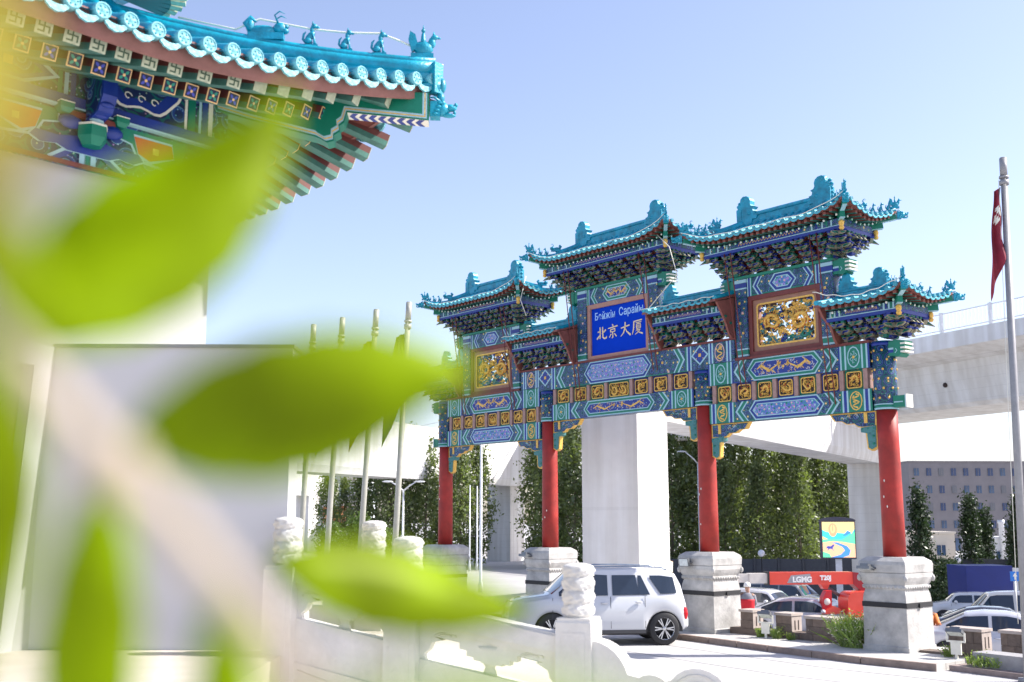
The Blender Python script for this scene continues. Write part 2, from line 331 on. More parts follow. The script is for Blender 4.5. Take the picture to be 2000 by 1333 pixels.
def beam(parent, name, x0, x1, z0, z1, hy, A, B, cl, fill, med, seed, K=1.0, medend=True):
    """painted lintel: box, then flat paint layers on both faces"""
    rr = random.Random(seed); mb = MB(); mb.box(x0, x1, -hy, hy, z0, z1, iSC)
    H = z1 - z0; cx, cz = (x0 + x1) / 2, (z0 + z1) / 2; y = -hy - .003
    # edge bands
    mb.flat([(x0, z0 + .002), (x1, z0 + .002), (x1, z0 + .035), (x0, z0 + .035)], y, iBL if B == iBL else iGR)
    def rect(d0, d1, mi, yy):
        for sgn, X in ((1, x0), (-1, x1)):
            a, b = X + sgn * d0, X + sgn * d1; mb.flat([(min(a, b), z0 + .003), (max(a, b), z0 + .003), (max(a, b), z1 - .003), (min(a, b), z1 - .003)], yy, mi)
    d = 0.0; ys = y - .003
    if medend:
        for wdt, c in ((.06, B), (.05, iPA), (.09, A), (.05, iPA)): rect(d, d + wdt * K, c, ys); d += wdt * K
        md = .46 * K; rect(d, d + md, B if B != iBL else iGR, ys)
        for sgn, X in ((1, x0), (-1, x1)): medallion(mb, X + sgn * (d + md / 2), cz, md * .42, H * .44, ys - .003, iGO if med else iPA, rr, med)
        d += md
    for wdt, c in ((.05, iPA), (.09, A), (.05, iPA), (.05, B)): rect(d, d + wdt * K, c, ys); d += wdt * K
    for sgn, X in ((1, x0), (-1, x1)):      # chevrons
        for off, wd, c in ((0.02, .07, iPA), (.09, .12, A if not med else B), (.21, .05, iPA)):
            p = X + sgn * (d + off * K); w = sgn * wd * K; t = sgn * .24 * K
            mb.flat([(p, cz), (p + t, z1 - .004), (p + t + w, z1 - .004), (p + w, cz), (p + t + w, z0 + .004), (p + t, z0 + .004)], ys - .002, c)
    d += .5 * K
    gap = (x1 - x0) / 2 - cl - d
    for sgn in (-1, 1):
        xx = cx + sgn * (cl + gap * .5)
        if gap > .25:
            rosette(mb, xx, cz, .055, ys, iGO); rosette(mb, xx - .2 * sgn, z1 - .05, .05, ys, iGO); rosette(mb, xx + .25 * sgn, z0 + .07, .05, ys, iPK)
            for t in range(10):
                a = t * pi / 5; ribbon(mb, [(xx + .11 * cos(a), cz + .11 * sin(a)), (xx + .17 * cos(a + .3), cz + .17 * sin(a + .3)), (xx + .13 * cos(a + .5), cz + .13 * sin(a + .5))], .018, ys - .001, [iPA, iGR, iBL][t % 3])
    hh = H / 2 - .01; cut = H * .38
    for ins, c, yy in ((0, iPA, 1), (.035, A, 2), (.10, iPA, 3), (.125, (iLA if fill == 'lattice' else iBL), 4)):
        mb.flat(hexa(cx, cz, cl - ins * 1.35, hh - ins, cut - ins * .5), ys - .0025 * yy, c)
    yy = ys - .0125
    if fill == 'dragon':
        for s_ in (-1, 1): dragon2d(mb, cx + s_ * cl * .4, cz, cl * .78, H - .2, yy, rr, iGO, -s_)
        rosette(mb, cx, cz, .05, yy, iGO)
    elif fill == 'lattice':
        n = int(cl * 2 / .17)
        for i in range(1, n - 1):
            for j in (-1, 0, 1):
                x = cx - cl + .17 * (i + .5 * (j % 2)) + .05; z = cz + j * (H * .2)
                if abs(x - cx) < cl - .2: rosette(mb, x, z, .035, yy, [iPK, iPA, iGR][(i + j) % 3])
    return obj(name, mb, PM, parent)

def post(parent, x, z0, z1, w, d=0.2, name='post'):
    mb = MB(); mb.box(x - w / 2, x + w / 2, -d, d, z0, z1, iSC); y = -d - .003
    for zz, h, c in ((z0 + .03, .05, iPA), (z0 + .09, .12, iGR), (z0 + .22, .04, iPA), (z1 - .12, .1, iPA), (z1 - .26, .13, iBL), (z1 - .31, .04, iPA)):
        mb.flat([(x - w / 2, zz), (x + w / 2, zz), (x + w / 2, zz + h), (x - w / 2, zz + h)], y, c)
        mb.add([(x + w / 2 + .003, -d, zz), (x + w / 2 + .003, d, zz), (x + w / 2 + .003, d, zz + h), (x + w / 2 + .003, -d, zz + h)], [(0, 1, 2, 3)], c)
    n = int((z1 - z0 - .7) / .3)
    for i in range(n): rosette(mb, x + (.05 if i % 2 else -.05), z0 + .42 + .3 * i, .05, y, iGO if i % 3 else iPK)
    return obj(name, mb, PM, parent)

def fist_mesh():     # carved beam end: stripes, then a stepped cloud head
    mb = MB(); mb.box(0, .2, -.17, .17, .04, .42, iGR); mb.box(.002, .2, -.173, -.17, .12, .2, iBL); mb.box(.002, .2, -.1745, -.17, .2, .25, iPA)
    pl = [(.2, 0.02), (.34, .0), (.42, .06), (.40, .12), (.47, .15), (.45, .22), (.52, .25), (.5, .33), (.53, .4), (.2, .46)]
    mb.prism(pl, -.19, .19, iGR)
    for zz in (.12, .22, .33): mb.box(.40, .545, -.195, .195, zz - .022, zz + .022, iWH)
    ribbon(mb, [(.24, .1), (.3, .16), (.26, .22)], .02, -.193, iPA)
    return mb.mesh('carved_beam_end', PM)
FIST = fist_mesh()

def frieze_mesh(w, seed, col):
    rr = random.Random(seed); mb = MB(); h = .5
    mb.box(-w / 2 - .06, w / 2 + .06, -.09, .09, -.27, .27, col)
    mb.box(-w / 2 + .01, w / 2 - .01, -.10, -.09, -.2, .2, iDK)
    a, b = w / 2, .225
    for (o, i_, y0) in ((0, .028, -.125),):
        po = rrect(-a, a, -b, b, .06); pi_ = rrect(-a + .03, a - .03, -b + .03, b - .03, .04)
        ring(mb, po, pi_, y0, iGO); n = len(po)
        mb.add([(x, y0, z) for x, z in po] + [(x, -.09, z) for x, z in po], [(k, (k + 1) % n, n + (k + 1) % n, n + k) for k in range(n)], iGO)
    N = 26; sc = min(w, .5) - .12
    for cx_ in ((0,) if w < .7 else (-.2, .2)):
        pts = []
        for t in range(N + 1):
            u = t / N; aa = (1 if seed % 2 else -1) * u * (4.2 + seed % 3) + seed * 1.9; rd = .5 * sc * (1 - .6 * u) * (1 + .25 * sin(u * 11 + seed)); pts.append((cx_ + rd * cos(aa) * .9, -.115, rd * sin(aa) * .75))
        mb.tube(pts, [.012 + .026 * max(0, sin(pi * t / N)) ** .7 for t in range(N + 1)], 5, iGO)
    for k in range(46 if w < .7 else 84):
        x, z = rr.uniform(-a + .06, a - .06), rr.uniform(-.165, .165); q = rr.uniform(.015, .035); s0 = rr.uniform(0, 6)
        mb.tube([(x + q * cos(s0 + j * 1.2), -.108 - rr.uniform(0, .01), z + q * sin(s0 + j * 1.2)) for j in range(4)], rr.uniform(.009, .016), 4, rr.choice([iGO, iGO, iGO, iGO, iOR]))
    return mb.mesh('frieze_panel', PM)
FRZ = [frieze_mesh(.46, 1, iGR), frieze_mesh(.46, 2, iBL), frieze_mesh(.46, 3, iGR), frieze_mesh(.46, 4, iBL)]
FRZW = frieze_mesh(.86, 5, iGR); FRZM = [frieze_mesh(.54, 6, iBL), frieze_mesh(.54, 7, iGR)]
FPOST = MB().box(-.065, .065, -.16, .16, -.28, .28, 0).mesh('frieze_post', [mat('faded_pink_post', (.36, .22, .19), .65, var=.2, scale=8)])

# ------------------------------------------------------------------ bracket sets (dougong)
def dougong(c, c2, tiers=4, st=.165, pr=.2):
    mb = MB()
    mb.sq([(.06, 0), (.085, .05), (.085, .1)], (0, 0, 0), c2)
    for k in range(tiers):
        z = .1 + k * st; yk = -pr * (k + .55)
        P = [(.12, z), (yk + .03, z), (yk - .17, z - .085), (yk - .06, z + .075), (.12, z + .09)]
        mb.prism(P, -.036, .036, iOL, 'x'); P2 = [(.12, z + .018), (yk + .03, z + .018), (yk - .13, z - .05), (yk - .06, z + .06), (.12, z + .075)]
        mb.prism(P2, -.04, .04, c, 'x')
        for (yy, L) in ((yk, .2), (yk * .45, .15)):
            q = [(-L, z + .09), (-L * 1.0, z + .05), (-L * .62, z - .005), (L * .62, z - .005), (L * 1.0, z + .05), (L, z + .09)]
            mb.prism(q, yy - .032, yy + .032, iOL); q2 = [(x * .88, z + .042 + (w - z - .042) * .66) for x, w in q]
            mb.flat(q2, yy - .0345, c if yy == yk else c2)
            for x in (-L * .85, 0, L * .85): mb.sq([(.03, z + .09), (.047, z + .115), (.047, z + .155)], (x, yy, 0), c2)
    return mb.mesh('bracket_set', PM)
DG = [dougong(iDB, iDG), dougong(iDG, iDB)]
DGS = [dougong(iDB, iDG, 3, .165, .2), dougong(iDG, iDB, 3, .165, .2)]

# ------------------------------------------------------------------ roof ornaments
def chiwen_mesh():   # ridge-end dragon, body at x<0 looking towards +x
    mb = MB()
    P = [(-.24, -.1), (.14, -.1), (.2, .06), (.30, .05), (.34, .12), (.24, .15), (.30, .22), (.22, .24), (.2, .30), (.25, .35), (.17, .37), (.14, .42), (.15, .50), (.12, .57), (.05, .62), (-.05, .63), (-.12, .58), (-.14, .50), (-.12, .44), (-.19, .46), (-.24, .42), (-.2, .36), (-.25, .32)]
    mb.prism(P, -.085, .085, 0)
    mb.lathe([(.03, 0), (.055, .03), (.03, .06)], 8, (-.20, 0, .47), 0)
    mb.ell((.1, 0, .2), (.09, .12, .07)); mb.ell((-.05, 0, .55), (.09, .11, .09)); mb.box(-.235, -.1, -.095, .095, .0, .34, 0)
    for k in range(4): mb.ell((-.24, 0, .12 + .1 * k), (.05, .05, .035), n=6)
    return mb.mesh('ridge_dragon', TILE)
CHI = chiwen_mesh()
def beast_mesh(n=8):
    mb = MB(); r = Matrix.Rotation(radians(-35), 3, 'Y')
    mb.ell((-.03, 0, .12), (.055, .05, .11), n=n, rot=r.inverted()); mb.ell((.0, 0, .23), (.035, .035, .06), n=n)
    mb.ell((.03, 0, .285), (.05, .038, .042), n=n); mb.ell((.085, 0, .27), (.03, .022, .02), n=n)
    for s_ in (-1, 1):
        mb.tube([(.0, s_ * .03, .17), (.035, s_ * .03, .09), (.04, s_ * .032, 0)], [.02, .016, .016], 6); mb.ell((-.05, s_ * .04, .05), (.06, .025, .045), n=6)
        mb.lathe([(.016, 0), (.004, .05)], 5, (.01, s_ * .022, .31)); mb.ell((.05, s_ * .032, 0.012), (.03, .014, .012), n=6)
    mb.tube([(-.09, 0, .03), (-.13, 0, .08), (-.12, 0, .16), (-.09, 0, .2)], [.018, .02, .018, .008], 6)
    mb.box(-.12, .09, -.035, .035, -.03, .0)
    return mb.mesh('roof_beast', TILE)
BEAST = beast_mesh()
def rider_mesh():
    mb = MB(); mb.ell((0, 0, .1), (.12, .05, .09)); mb.prism([(-.13, .05), (-.05, .1), (-.09, .26), (-.15, .3), (-.17, .2)], -.03, .03)
    mb.ell((.1, 0, .17), (.045, .03, .07)); mb.ell((.13, 0, .235), (.045, .03, .03)); mb.ell((.18, 0, .225), (.025, .014, .012)); mb.lathe([(.02, 0), (.003, .05)], 5, (.12, 0, .255))
    mb.lathe([(.035, .13), (.03, .2), (.022, .27), (.012, .29)], 8, (0, 0, 0)); mb.ell((0, 0, .315), .025); mb.lathe([(.012, .33), (.004, .38)], 6, (0, 0, 0))
    mb.box(-.14, .12, -.04, .04, -.03, .03); return mb.mesh('rider_on_rooster', TILE)
RIDER = rider_mesh()
def headbeast_mesh():  # big reclining dragon-beast on the hip
    mb = MB(); mb.box(-.3, .16, -.06, .06, -.03, .06); mb.ell((-.12, 0, .09), (.2, .06, .09)); mb.ell((-.28, 0, .17), (.06, .05, .1)); mb.tube([(-.25, 0, .1), (-.33, 0, .2), (-.27, 0, .27), (-.2, 0, .22)], [.05, .05, .04, .015], 6)
    mb.ell((.1, 0, .14), (.09, .06, .08)); mb.ell((.17, 0, .1), (.05, .045, .04)); mb.ell((.18, 0, .16), (.04, .03, .03))
    for s_ in (-1, 1): mb.tube([(.08, s_ * .04, .2), (.04, s_ * .06, .29), (.1, s_ * .07, .34), (.17, s_ * .06, .31)], [.014, .012, .01, .004], 5)
    return mb.mesh('crouching_dragon_beast', TILE)
HEADB = headbeast_mesh()
def dragonhead_mesh():  # glazed head capping the corner beam, looks to +x
    mb = MB(); mb.box(-.02, .1, -.075, .075, -.09, .1); mb.ell((.12, 0, .02), (.1, .08, .09)); mb.ell((.22, 0, .04), (.08, .06, .045)); mb.ell((.2, 0, -.055), (.09, .05, .025))
    mb.ell((.285, 0, .075), (.025, .05, .025)); mb.ell((.27, 0, -.02), (.02, .045, .02))
    for s_ in (-1, 1):
        mb.ell((.13, s_ * .06, .08), .03); mb.tube([(.1, s_ * .04, .1), (.03, s_ * .06, .15), (-.04, s_ * .07, .14)], [.018, .014, .005], 5)
        for k in range(4): mb.ell((.04 + .02 * k, s_ * .08, -.06 + .045 * k), (.035, .015, .015), n=6)
    return mb.mesh('dragon_head', TILE)
DHEAD = dragonhead_mesh()
def disc_mesh(r=.062):   # round eave tile facing -y
    mb = MB(); n = 14
    mb.T = RX(pi / 2); mb.lathe([(r, -.10), (r, .0), (r * .86, .006), (r * .8, -.002), (r * .3, .0), (r * .2, .008), (0.002, .01)], n, mi=0)
    for k in range(6): mb.ell((r * .52 * cos(k * pi / 3), r * .52 * sin(k * pi / 3), .002), (r * .14, r * .14, .006), 0, 6)
    return mb.mesh('eave_tile', TILE2)
DISC = disc_mesh()
def drip_mesh(w=.09, h=.075):
    mb = MB(); P = []
    for i in range(9):
        t = -1 + i / 4; P.append((t * w, -.03 * (1 - t * t)))
    Q = [(w * 1.0, -.02), (w * .92, -.045), (w * .72, -.058), (w * .6, -.075), (w * .3, -.082), (0, -.094), (-w * .3, -.082), (-w * .6, -.075), (-w * .72, -.058), (-w * .92, -.045), (-w * 1.0, -.02)]
    mb.prism(P + Q, -.012, .012, 0)
    mb.add([(x, 0, z) for x, z in P] + [(x, .12, z + .05) for x, z in P], [(i, i + 1, 10 + i, 9 + i) for i in range(8)], 0)
    return mb.mesh('drip_tile', TILE2)
DRIP = drip_mesh()
RAFT_F = MB().box(-.045, .045, -.0, .5, -.045, .045, 0).box(-.046, .046, -.002, .5, -.047, -.03, 1).mesh('flying_rafter', [BROWN, mat('rafter_green', (.02, .13, .10), .6)])
RAFT_F.materials.append(mat('rafter_end_brown', (.30, .17, .08), .6))
def rr_mesh(c):
    mb = MB(); mb.T = RX(-pi / 2); mb.lathe([(.012, -.012), (.034, -.006), (.034, .0)], 8, mi=0); mb.lathe([(.034, 0), (.034, .75)], 8, mi=1)
    return mb.mesh('round_rafter', [c, MATS['rafter_green']])
RAFT_R = [rr_mesh(mat('rafter_end_white', (.75, .78, .72), .4)), rr_mesh(mat('rafter_end_mint', (.35, .62, .5), .4))]

def hall_roof(parent, cx, hl, e, ze, lift, rh, zr, zb, ends=('hip', 'hip'), pitch=.245, nb=8, small=False, tw=1.6, label=None):
    """hipped roof with upturned corners. cx centre, hl half length, e half depth, ze eave height, rh ridge half length (or abutting), zr ridge foot, zb bracket foot"""
    H = zr - ze
    hipL, hipR = ends[0] == 'hip', ends[1] == 'hip'
    x0, x1 = cx - hl, cx + hl
    rl = cx - rh if hipL else x0; rr_ = cx + rh if hipR else x1
    def lf(x, y):
        fy = min(1, abs(y) / e); v = 0
        if hipR: v = max(v, min(1, max(0, (x - (x1 - tw)) / tw)) ** 2.2 * fy ** 1.5 )
        if hipL: v = max(v, min(1, max(0, ((x0 + tw) - x) / tw)) ** 2.2 * fy ** 1.5)
        return v * lift
    def de(x):
        d = 9
        if hipR: d = min(d, (x1 - x) / (x1 - rr_))
        if hipL: d = min(d, (x - x0) / (rl - x0))
        return d
    def zf(x, y):
        u = max(0, min(1, (e - abs(y)) / e, de(x))); return ze + H * (.62 * u + .38 * u * u) + lf(x, y)
    xsn = [x0 + (x1 - x0) * i / 36 for i in range(37)]; ysn = [-e + 2 * e * j / 20 for j in range(21)]
    mb = MB(); w = 21
    mb.add([(x, y, zf(x, y)) for x in xsn for y in ysn], [(i * w + j, (i + 1) * w + j, (i + 1) * w + j + 1, i * w + j + 1) for i in range(36) for j in range(20)], 0, True)
    def zu(x, y): return ze - .07 + lf(x, y) + .30 * min((e - abs(y)) / e, max(0, de(x)) * 1.0, .8)
    mb.add([(x, y, zu(x, y)) for x in xsn for y in ysn], [(i * w + j, i * w + j + 1, (i + 1) * w + j + 1, (i + 1) * w + j) for i in range(36) for j in range(20)], 1, True)
    # rim: thin brown board all round
    for i in range(36):
        for y in (-e, e):
            a, b = xsn[i], xsn[i + 1]; mb.add([(a, y, zu(a, y)), (b, y, zu(b, y)), (b, y, zf(b, y)), (a, y, zf(a, y))], [(0, 1, 2, 3)], 1)
    for j in range(20):
        for x in (x0, x1):
            a, b = ysn[j], ysn[j + 1]; mb.add([(x, a, zu(x, a)), (x, b, zu(x, b)), (x, b, zf(x, b)), (x, a, zf(x, a))], [(0, 1, 2, 3)], 1)
    roof = obj('roof', mb, [TILE, BROWN], parent)
    if label: roof['label'] = label
    # tile rows, eave tiles and drip tiles
    back = MB()
    def row(x=None, y=None, sgn=-1, endx=None):
        pts = []
        for k in range(9):
            t = k / 8
            if x is not None:
                ye = e * max(0, 1 - de(x)); yy = sgn * (e + .03 - (e + .03 - ye) * t); pts.append((x, yy, zf(x, max(-e, min(e, yy))) + .02))
            else:
                u = (e - abs(y)) / e
                X = (x1 + .03 - (x1 + .03 - (x1 - (x1 - rr_) * u)) * t) if endx > 0 else (x0 - .03 + ((x0 + (rl - x0) * u) - x0 + .03) * t)
                pts.append((X, y, zf(max(x0, min(x1, X)), y) + .02))
        return pts
    n = int((x1 - x0 - .1) / pitch); p0 = cx - pitch * (n - 1) / 2
    for i in range(n):
        x = p0 + pitch * i
        if max(0, 1 - de(x)) > .93: continue
        m = MB().tube(row(x=x), .052, 6, 0, True, False); obj('tile_row', m, TILE, roof)
        z = zf(x, -e); link('eave_tile', DISC, roof, TR((x, -e - .035, z + .02)))
        back.tube(row(x=x, sgn=1), .052, 6, 0, True, False)
        if i < n - 1: xm = x + pitch / 2; link('drip_tile', DRIP, roof, TR((xm, -e - .02, zf(xm, -e) + .0)) @ Matrix.Diagonal((pitch / .19, 1, 1, 1)))
    for sg, has in ((1, hipR), (-1, hipL)):
        if not has: continue
        ne = int((2 * e - .1) / pitch); q0 = -pitch * (ne - 1) / 2
        for i in range(ne):
            y = q0 + pitch * i; X = x1 if sg > 0 else x0
            pts = row(y=y, endx=sg)
            if sg > 0: obj('tile_row', MB().tube(pts, .052, 6, 0, True, False), TILE, roof)
            else: back.tube(pts, .052, 6, 0, True, False)
            M = TR((X + sg * .035, y, zf(X, y) + .02)) @ RZ(sg * pi / 2)
            link('eave_tile', DISC, roof, M)
            if i < ne - 1: link('drip_tile', DRIP, roof, TR((X + sg * .02, y + pitch / 2, zf(X, y + pitch / 2))) @ RZ(sg * pi / 2) @ Matrix.Diagonal((pitch / .19, 1, 1, 1)))
    tag(obj('tile_rows_behind', back, TILE, roof), kind='stuff')
    # rafters
    bk = MB(); pr = .2; n = int((x1 - x0 - .35) / pr); p0 = cx - pr * (n - 1) / 2
    def slope(zfun, a, b): return (zfun(b) - zfun(a))
    for i in range(n):
        x = p0 + pr * i; dd = de(x) * 1.0
        L = min(.5, max(.12, dd * e * .9)); tilt = .12
        z = zu(x, -e) - .05
        M = TR((x, -e + .09, z)) @ RX(tilt) @ Matrix.Diagonal((1, L / .5, 1, 1)); link('flying_rafter', RAFT_F, roof, M)
        bk.box(x - .045, x + .045, e - .5, e - .09, z - .04, z + .05)
        if dd > .3:
            link('round_rafter', RAFT_R[i % 2], roof, TR((x, -e + .36, z - .07)) @ RX(.2) @ Matrix.Diagonal((1, min(1, dd), 1, 1)))
    for sg, has in ((1, hipR), (-1, hipL)):
        if not has: continue
        ne = int((2 * e - .3) / pr); q0 = -pr * (ne - 1) / 2
        for i in range(ne):
            y = q0 + pr * i; X = x1 if sg > 0 else x0; z = zu(X, y) - .05
            dd = (e - abs(y)); L = min(.5, max(.12, dd * .9))
            link('flying_rafter', RAFT_F, roof, TR((X - sg * .09, y, z)) @ RZ(sg * pi / 2) @ RX(.12) @ Matrix.Diagonal((1, L / .5, 1, 1)))
            if dd > .35: link('round_rafter', RAFT_R[i % 2], roof, TR((X - sg * .36, y, z - .07)) @ RZ(sg * pi / 2) @ RX(.2) @ Matrix.Diagonal((1, min(1, dd / .9), 1, 1)))
    tag(obj('rafters_behind', bk, BROWN, roof), kind='stuff')
    # main ridge
    zt = zr + .02
    prof = [(-.10, zt - .12), (-.10, zt + .0), (-.075, zt + .02), (-.075, zt + .17), (-.11, zt + .19), (-.11, zt + .24), (-.05, zt + .3), (.05, zt + .3), (.11, zt + .24), (.11, zt + .19), (.075, zt + .17), (.075, zt + .02), (.10, zt), (.10, zt - .12)]
    k = .72 if small else 1.0
    prof = [(a, zt + (b - zt) * k) for a, b in prof]
    a0 = rl - .05 if hipL else x0; a1 = rr_ + .05 if hipR else x1
    obj('ridge', MB().prism(prof, a0, a1, 0, 'x'), TILE, roof)
    ks = 1.0 if small else 1.3
    link('ridge_dragon', CHI, roof, TR((a0 + (.1 if hipL else .3), 0, zt + .02)) @ Matrix.Scale(ks, 4))
    link('ridge_dragon', CHI, roof, TR((a1 - (.1 if hipR else .3), 0, zt + .02)) @ RZ(pi) @ Matrix.Scale(ks, 4))
    # hips with beasts, corner beams and dragon heads
    for sx, has in ((1, hipR), (-1, hipL)):
        if not has:
            X = x1 if sx > 0 else x0    # barge: descending ridges and a brown board against the post
            for sy in (-1, 1):
                pts = [(X - sx * .06, sy * e * t / 8, zf(X, sy * e * t / 8) + .06) for t in range(9)]
                obj('side_ridge', MB().tube(pts, .07, 6), TILE, roof)
            P = [(-e * .9, ze - .06), (-e * .74, ze - .3), (-.55, zb + .42), (-.42, zb + .12), (-.3, zb - .02), (.3, zb - .02), (.42, zb + .12), (.55, zb + .42), (e * .74, ze - .3), (e * .9, ze - .06), (0, zr - .15)]
            obj('end_board', MB().prism(P, X - sx * .02, X - sx * .09, 0, 'x'), MAROON if False else BROWN, roof)
            continue
        for sy in (-1, 1):
            X0 = rr_ if sx > 0 else rl; X1 = x1 if sx > 0 else x0
            def hp(t): x = X0 + (X1 - X0) * t; y = sy * e * t; return Vector((x, y, zf(x, y)))
            pts = [hp(t / 12 * .985) + Vector((0, 0, .07 if t < 6 else .045)) for t in range(13)]
            m = MB(); m.tube(pts, [.085 if t < 6 else .06 for t in range(13)], 8); m.tube([p + Vector((0, 0, .07)) for p in pts[:7]], .05, 6)
            obj('hip_ridge', m, TILE, roof)
            A = atan2(sy * e, X1 - X0); sc = .62 if small else .72
            for t, me in ((.52, HEADB), (.68, BEAST), (.79, BEAST), (.90, BEAST), (.99, RIDER)):
                if small and t in (.79,): continue
                p = hp(min(t, .985)); link(me.name.split('.')[0], me, roof, TR(p + Vector((0, 0, .1 if t > .6 else .2))) @ RZ(A) @ Matrix.Scale(sc * (1.25 if me is RIDER else 1), 4))
            # corner beam under the hip
            c = Vector((X1, sy * e, ze + lift)); inn = Vector((X1 - sx * e * .62, sy * e * .38, ze - .02))
            d = (c - inn).normalized()
            m = MB(); m.bar(inn + Vector((0, 0, -.05)), c - d * .03 + Vector((0, 0, -.17)), .11, .17, iGR); m.bar(inn + Vector((0, 0, -.16)), c - d * .42 + Vector((0, 0, -.30)), .13, .16, iGR)
            m.bar(inn + Vector((0, 0, -.135)), c - d * .029 + Vector((0, 0, -.25)), .112, .02, iPA); m.bar(inn + Vector((0, 0, -.245)), c - d * .419 + Vector((0, 0, -.385)), .132, .02, iPA)
            obj('corner_beam', m, PM, roof)
            v = MB(); v.lathe([(.05, 0), (.075, .06), (.05, .1), (.07, .14), (.075, .22), (.04, .26)], 10, tuple(c - d * .62 + Vector((0, 0, -.62))), iGO)
            obj('gold_vase', v, PM, roof)
            dh = Vector((d.x, d.y, 0)); link('dragon_head', DHEAD, roof, TR(c + dh * .02 + Vector((0, 0, -.15))) @ RZ(atan2(d.y, d.x)))
    # painted purlin band and bracket sets
    zp = ze - .26; wy = e * .66
    bx0 = x0 + (e * .36 if hipL else .1); bx1 = x1 - (e * .36 if hipR else .1)
    mb = MB()
    for sy in (-1, 1):
        y0, y1 = sorted((sy * wy, sy * (wy - .1)))
        mb.box(bx0, bx1, y0, y1, zp - .06, zp + .12, iSC); f = sy * (wy + .003)
        mb.flat([(bx0, zp - .16), (bx1, zp - .16), (bx1, zp - .06), (bx0, zp - .06)], f, iBL); mb.flat([(bx0, zp - .075), (bx1, zp - .075), (bx1, zp - .055), (bx0, zp - .055)], f * 1.002, iPA)
        mb.box(bx0, bx1, y0 + .01, y1 - .01, zp - .16, zp - .0602, iBL)
        if sy < 0:
            L = bx1 - bx0
            mb.flat([(bx0 + L * .28, zp - .04), (bx0 + L * .72, zp - .04), (bx0 + L * .75, zp + .03), (bx0 + L * .72, zp + .10), (bx0 + L * .28, zp + .10), (bx0 + L * .25, zp + .03)], f - .003, iBL)
            ribbon(mb, [(bx0 + L * (.28 + .44 * t / 40), zp + .03 + .035 * (1 if t % 2 else -1)) for t in range(41)], .02, f - .006, iPK if nb % 2 else iGO)
            for s_ in (0, 1):
                for q_, c_ in ((.06, iPA), (.09, iGR), (.12, iPA), (.16, iBL), (.19, iPA)):
                    X = bx0 + q_ * L if s_ == 0 else bx1 - q_ * L; mb.flat([(X - .02, zp - .05), (X + .03, zp - .05), (X + .03, zp + .11), (X - .02, zp + .11)], f - .004, c_)
    for sx, has in ((1, hipR), (-1, hipL)):
        if has:
            X = bx1 if sx > 0 else bx0; a, b = sorted((X - sx * .1, X)); mb.box(a, b, -wy + .1, wy - .1, zp - .06, zp + .12, iSC); mb.box(a + .01, b - .01, -wy + .1, wy - .1, zp - .16, zp - .0602, iBL)
    obj('eave_purlin', mb, PM, roof)
    zh = zp - .16 - zb; D = DG if zh > .5 and not small else DGS; full = (.1 + 4 * .165 - .01) if D is DG else (.1 + 3 * .165 - .01)
    sz = zh / full
    for i in range(nb):
        x = bx0 + .25 + (bx1 - bx0 - .5) * i / (nb - 1) if hipL or hipR else bx0 + .12 + (bx1 - bx0 - .24) * i / (nb - 1)
        for sy in (-1, 1): link('bracket_set', D[i % 2], roof, TR((x, 0, zb)) @ RZ(0 if sy < 0 else pi) @ Matrix.Diagonal((1, wy / .8 if D is DG else wy / .62, sz, 1)))
    for sx, has in ((1, hipR), (-1, hipL)):
        if not has: continue
        X = (bx1 if sx > 0 else bx0) - sx * wy * .95
        for j, yy in enumerate((-.22, .0, .22)): link('bracket_set', D[j % 2], roof, TR((X, yy, zb)) @ RZ(sx * pi / 2) @ Matrix.Diagonal((1, wy / .8 if D is DG else wy / .62, sz, 1)))
        for sy in (-1, 1): link('bracket_set', D[1], roof, TR((X, sy * .1, zb)) @ RZ(sx * pi / 2 - sx * sy * pi / -4 if False else atan2(sy * 1.0, sx * 1.0) + pi / 2) @ Matrix.Diagonal((1, 1.3 * (wy / .8 if D is DG else wy / .62), sz, 1)))
    core = MB(); core.box(bx0 + (.3 if hipL else 0), bx1 - (.3 if hipR else 0), -.05, .05, zb + .24, zp, iMA)
    obj('bracket_core', core, PM, roof)
    return roof

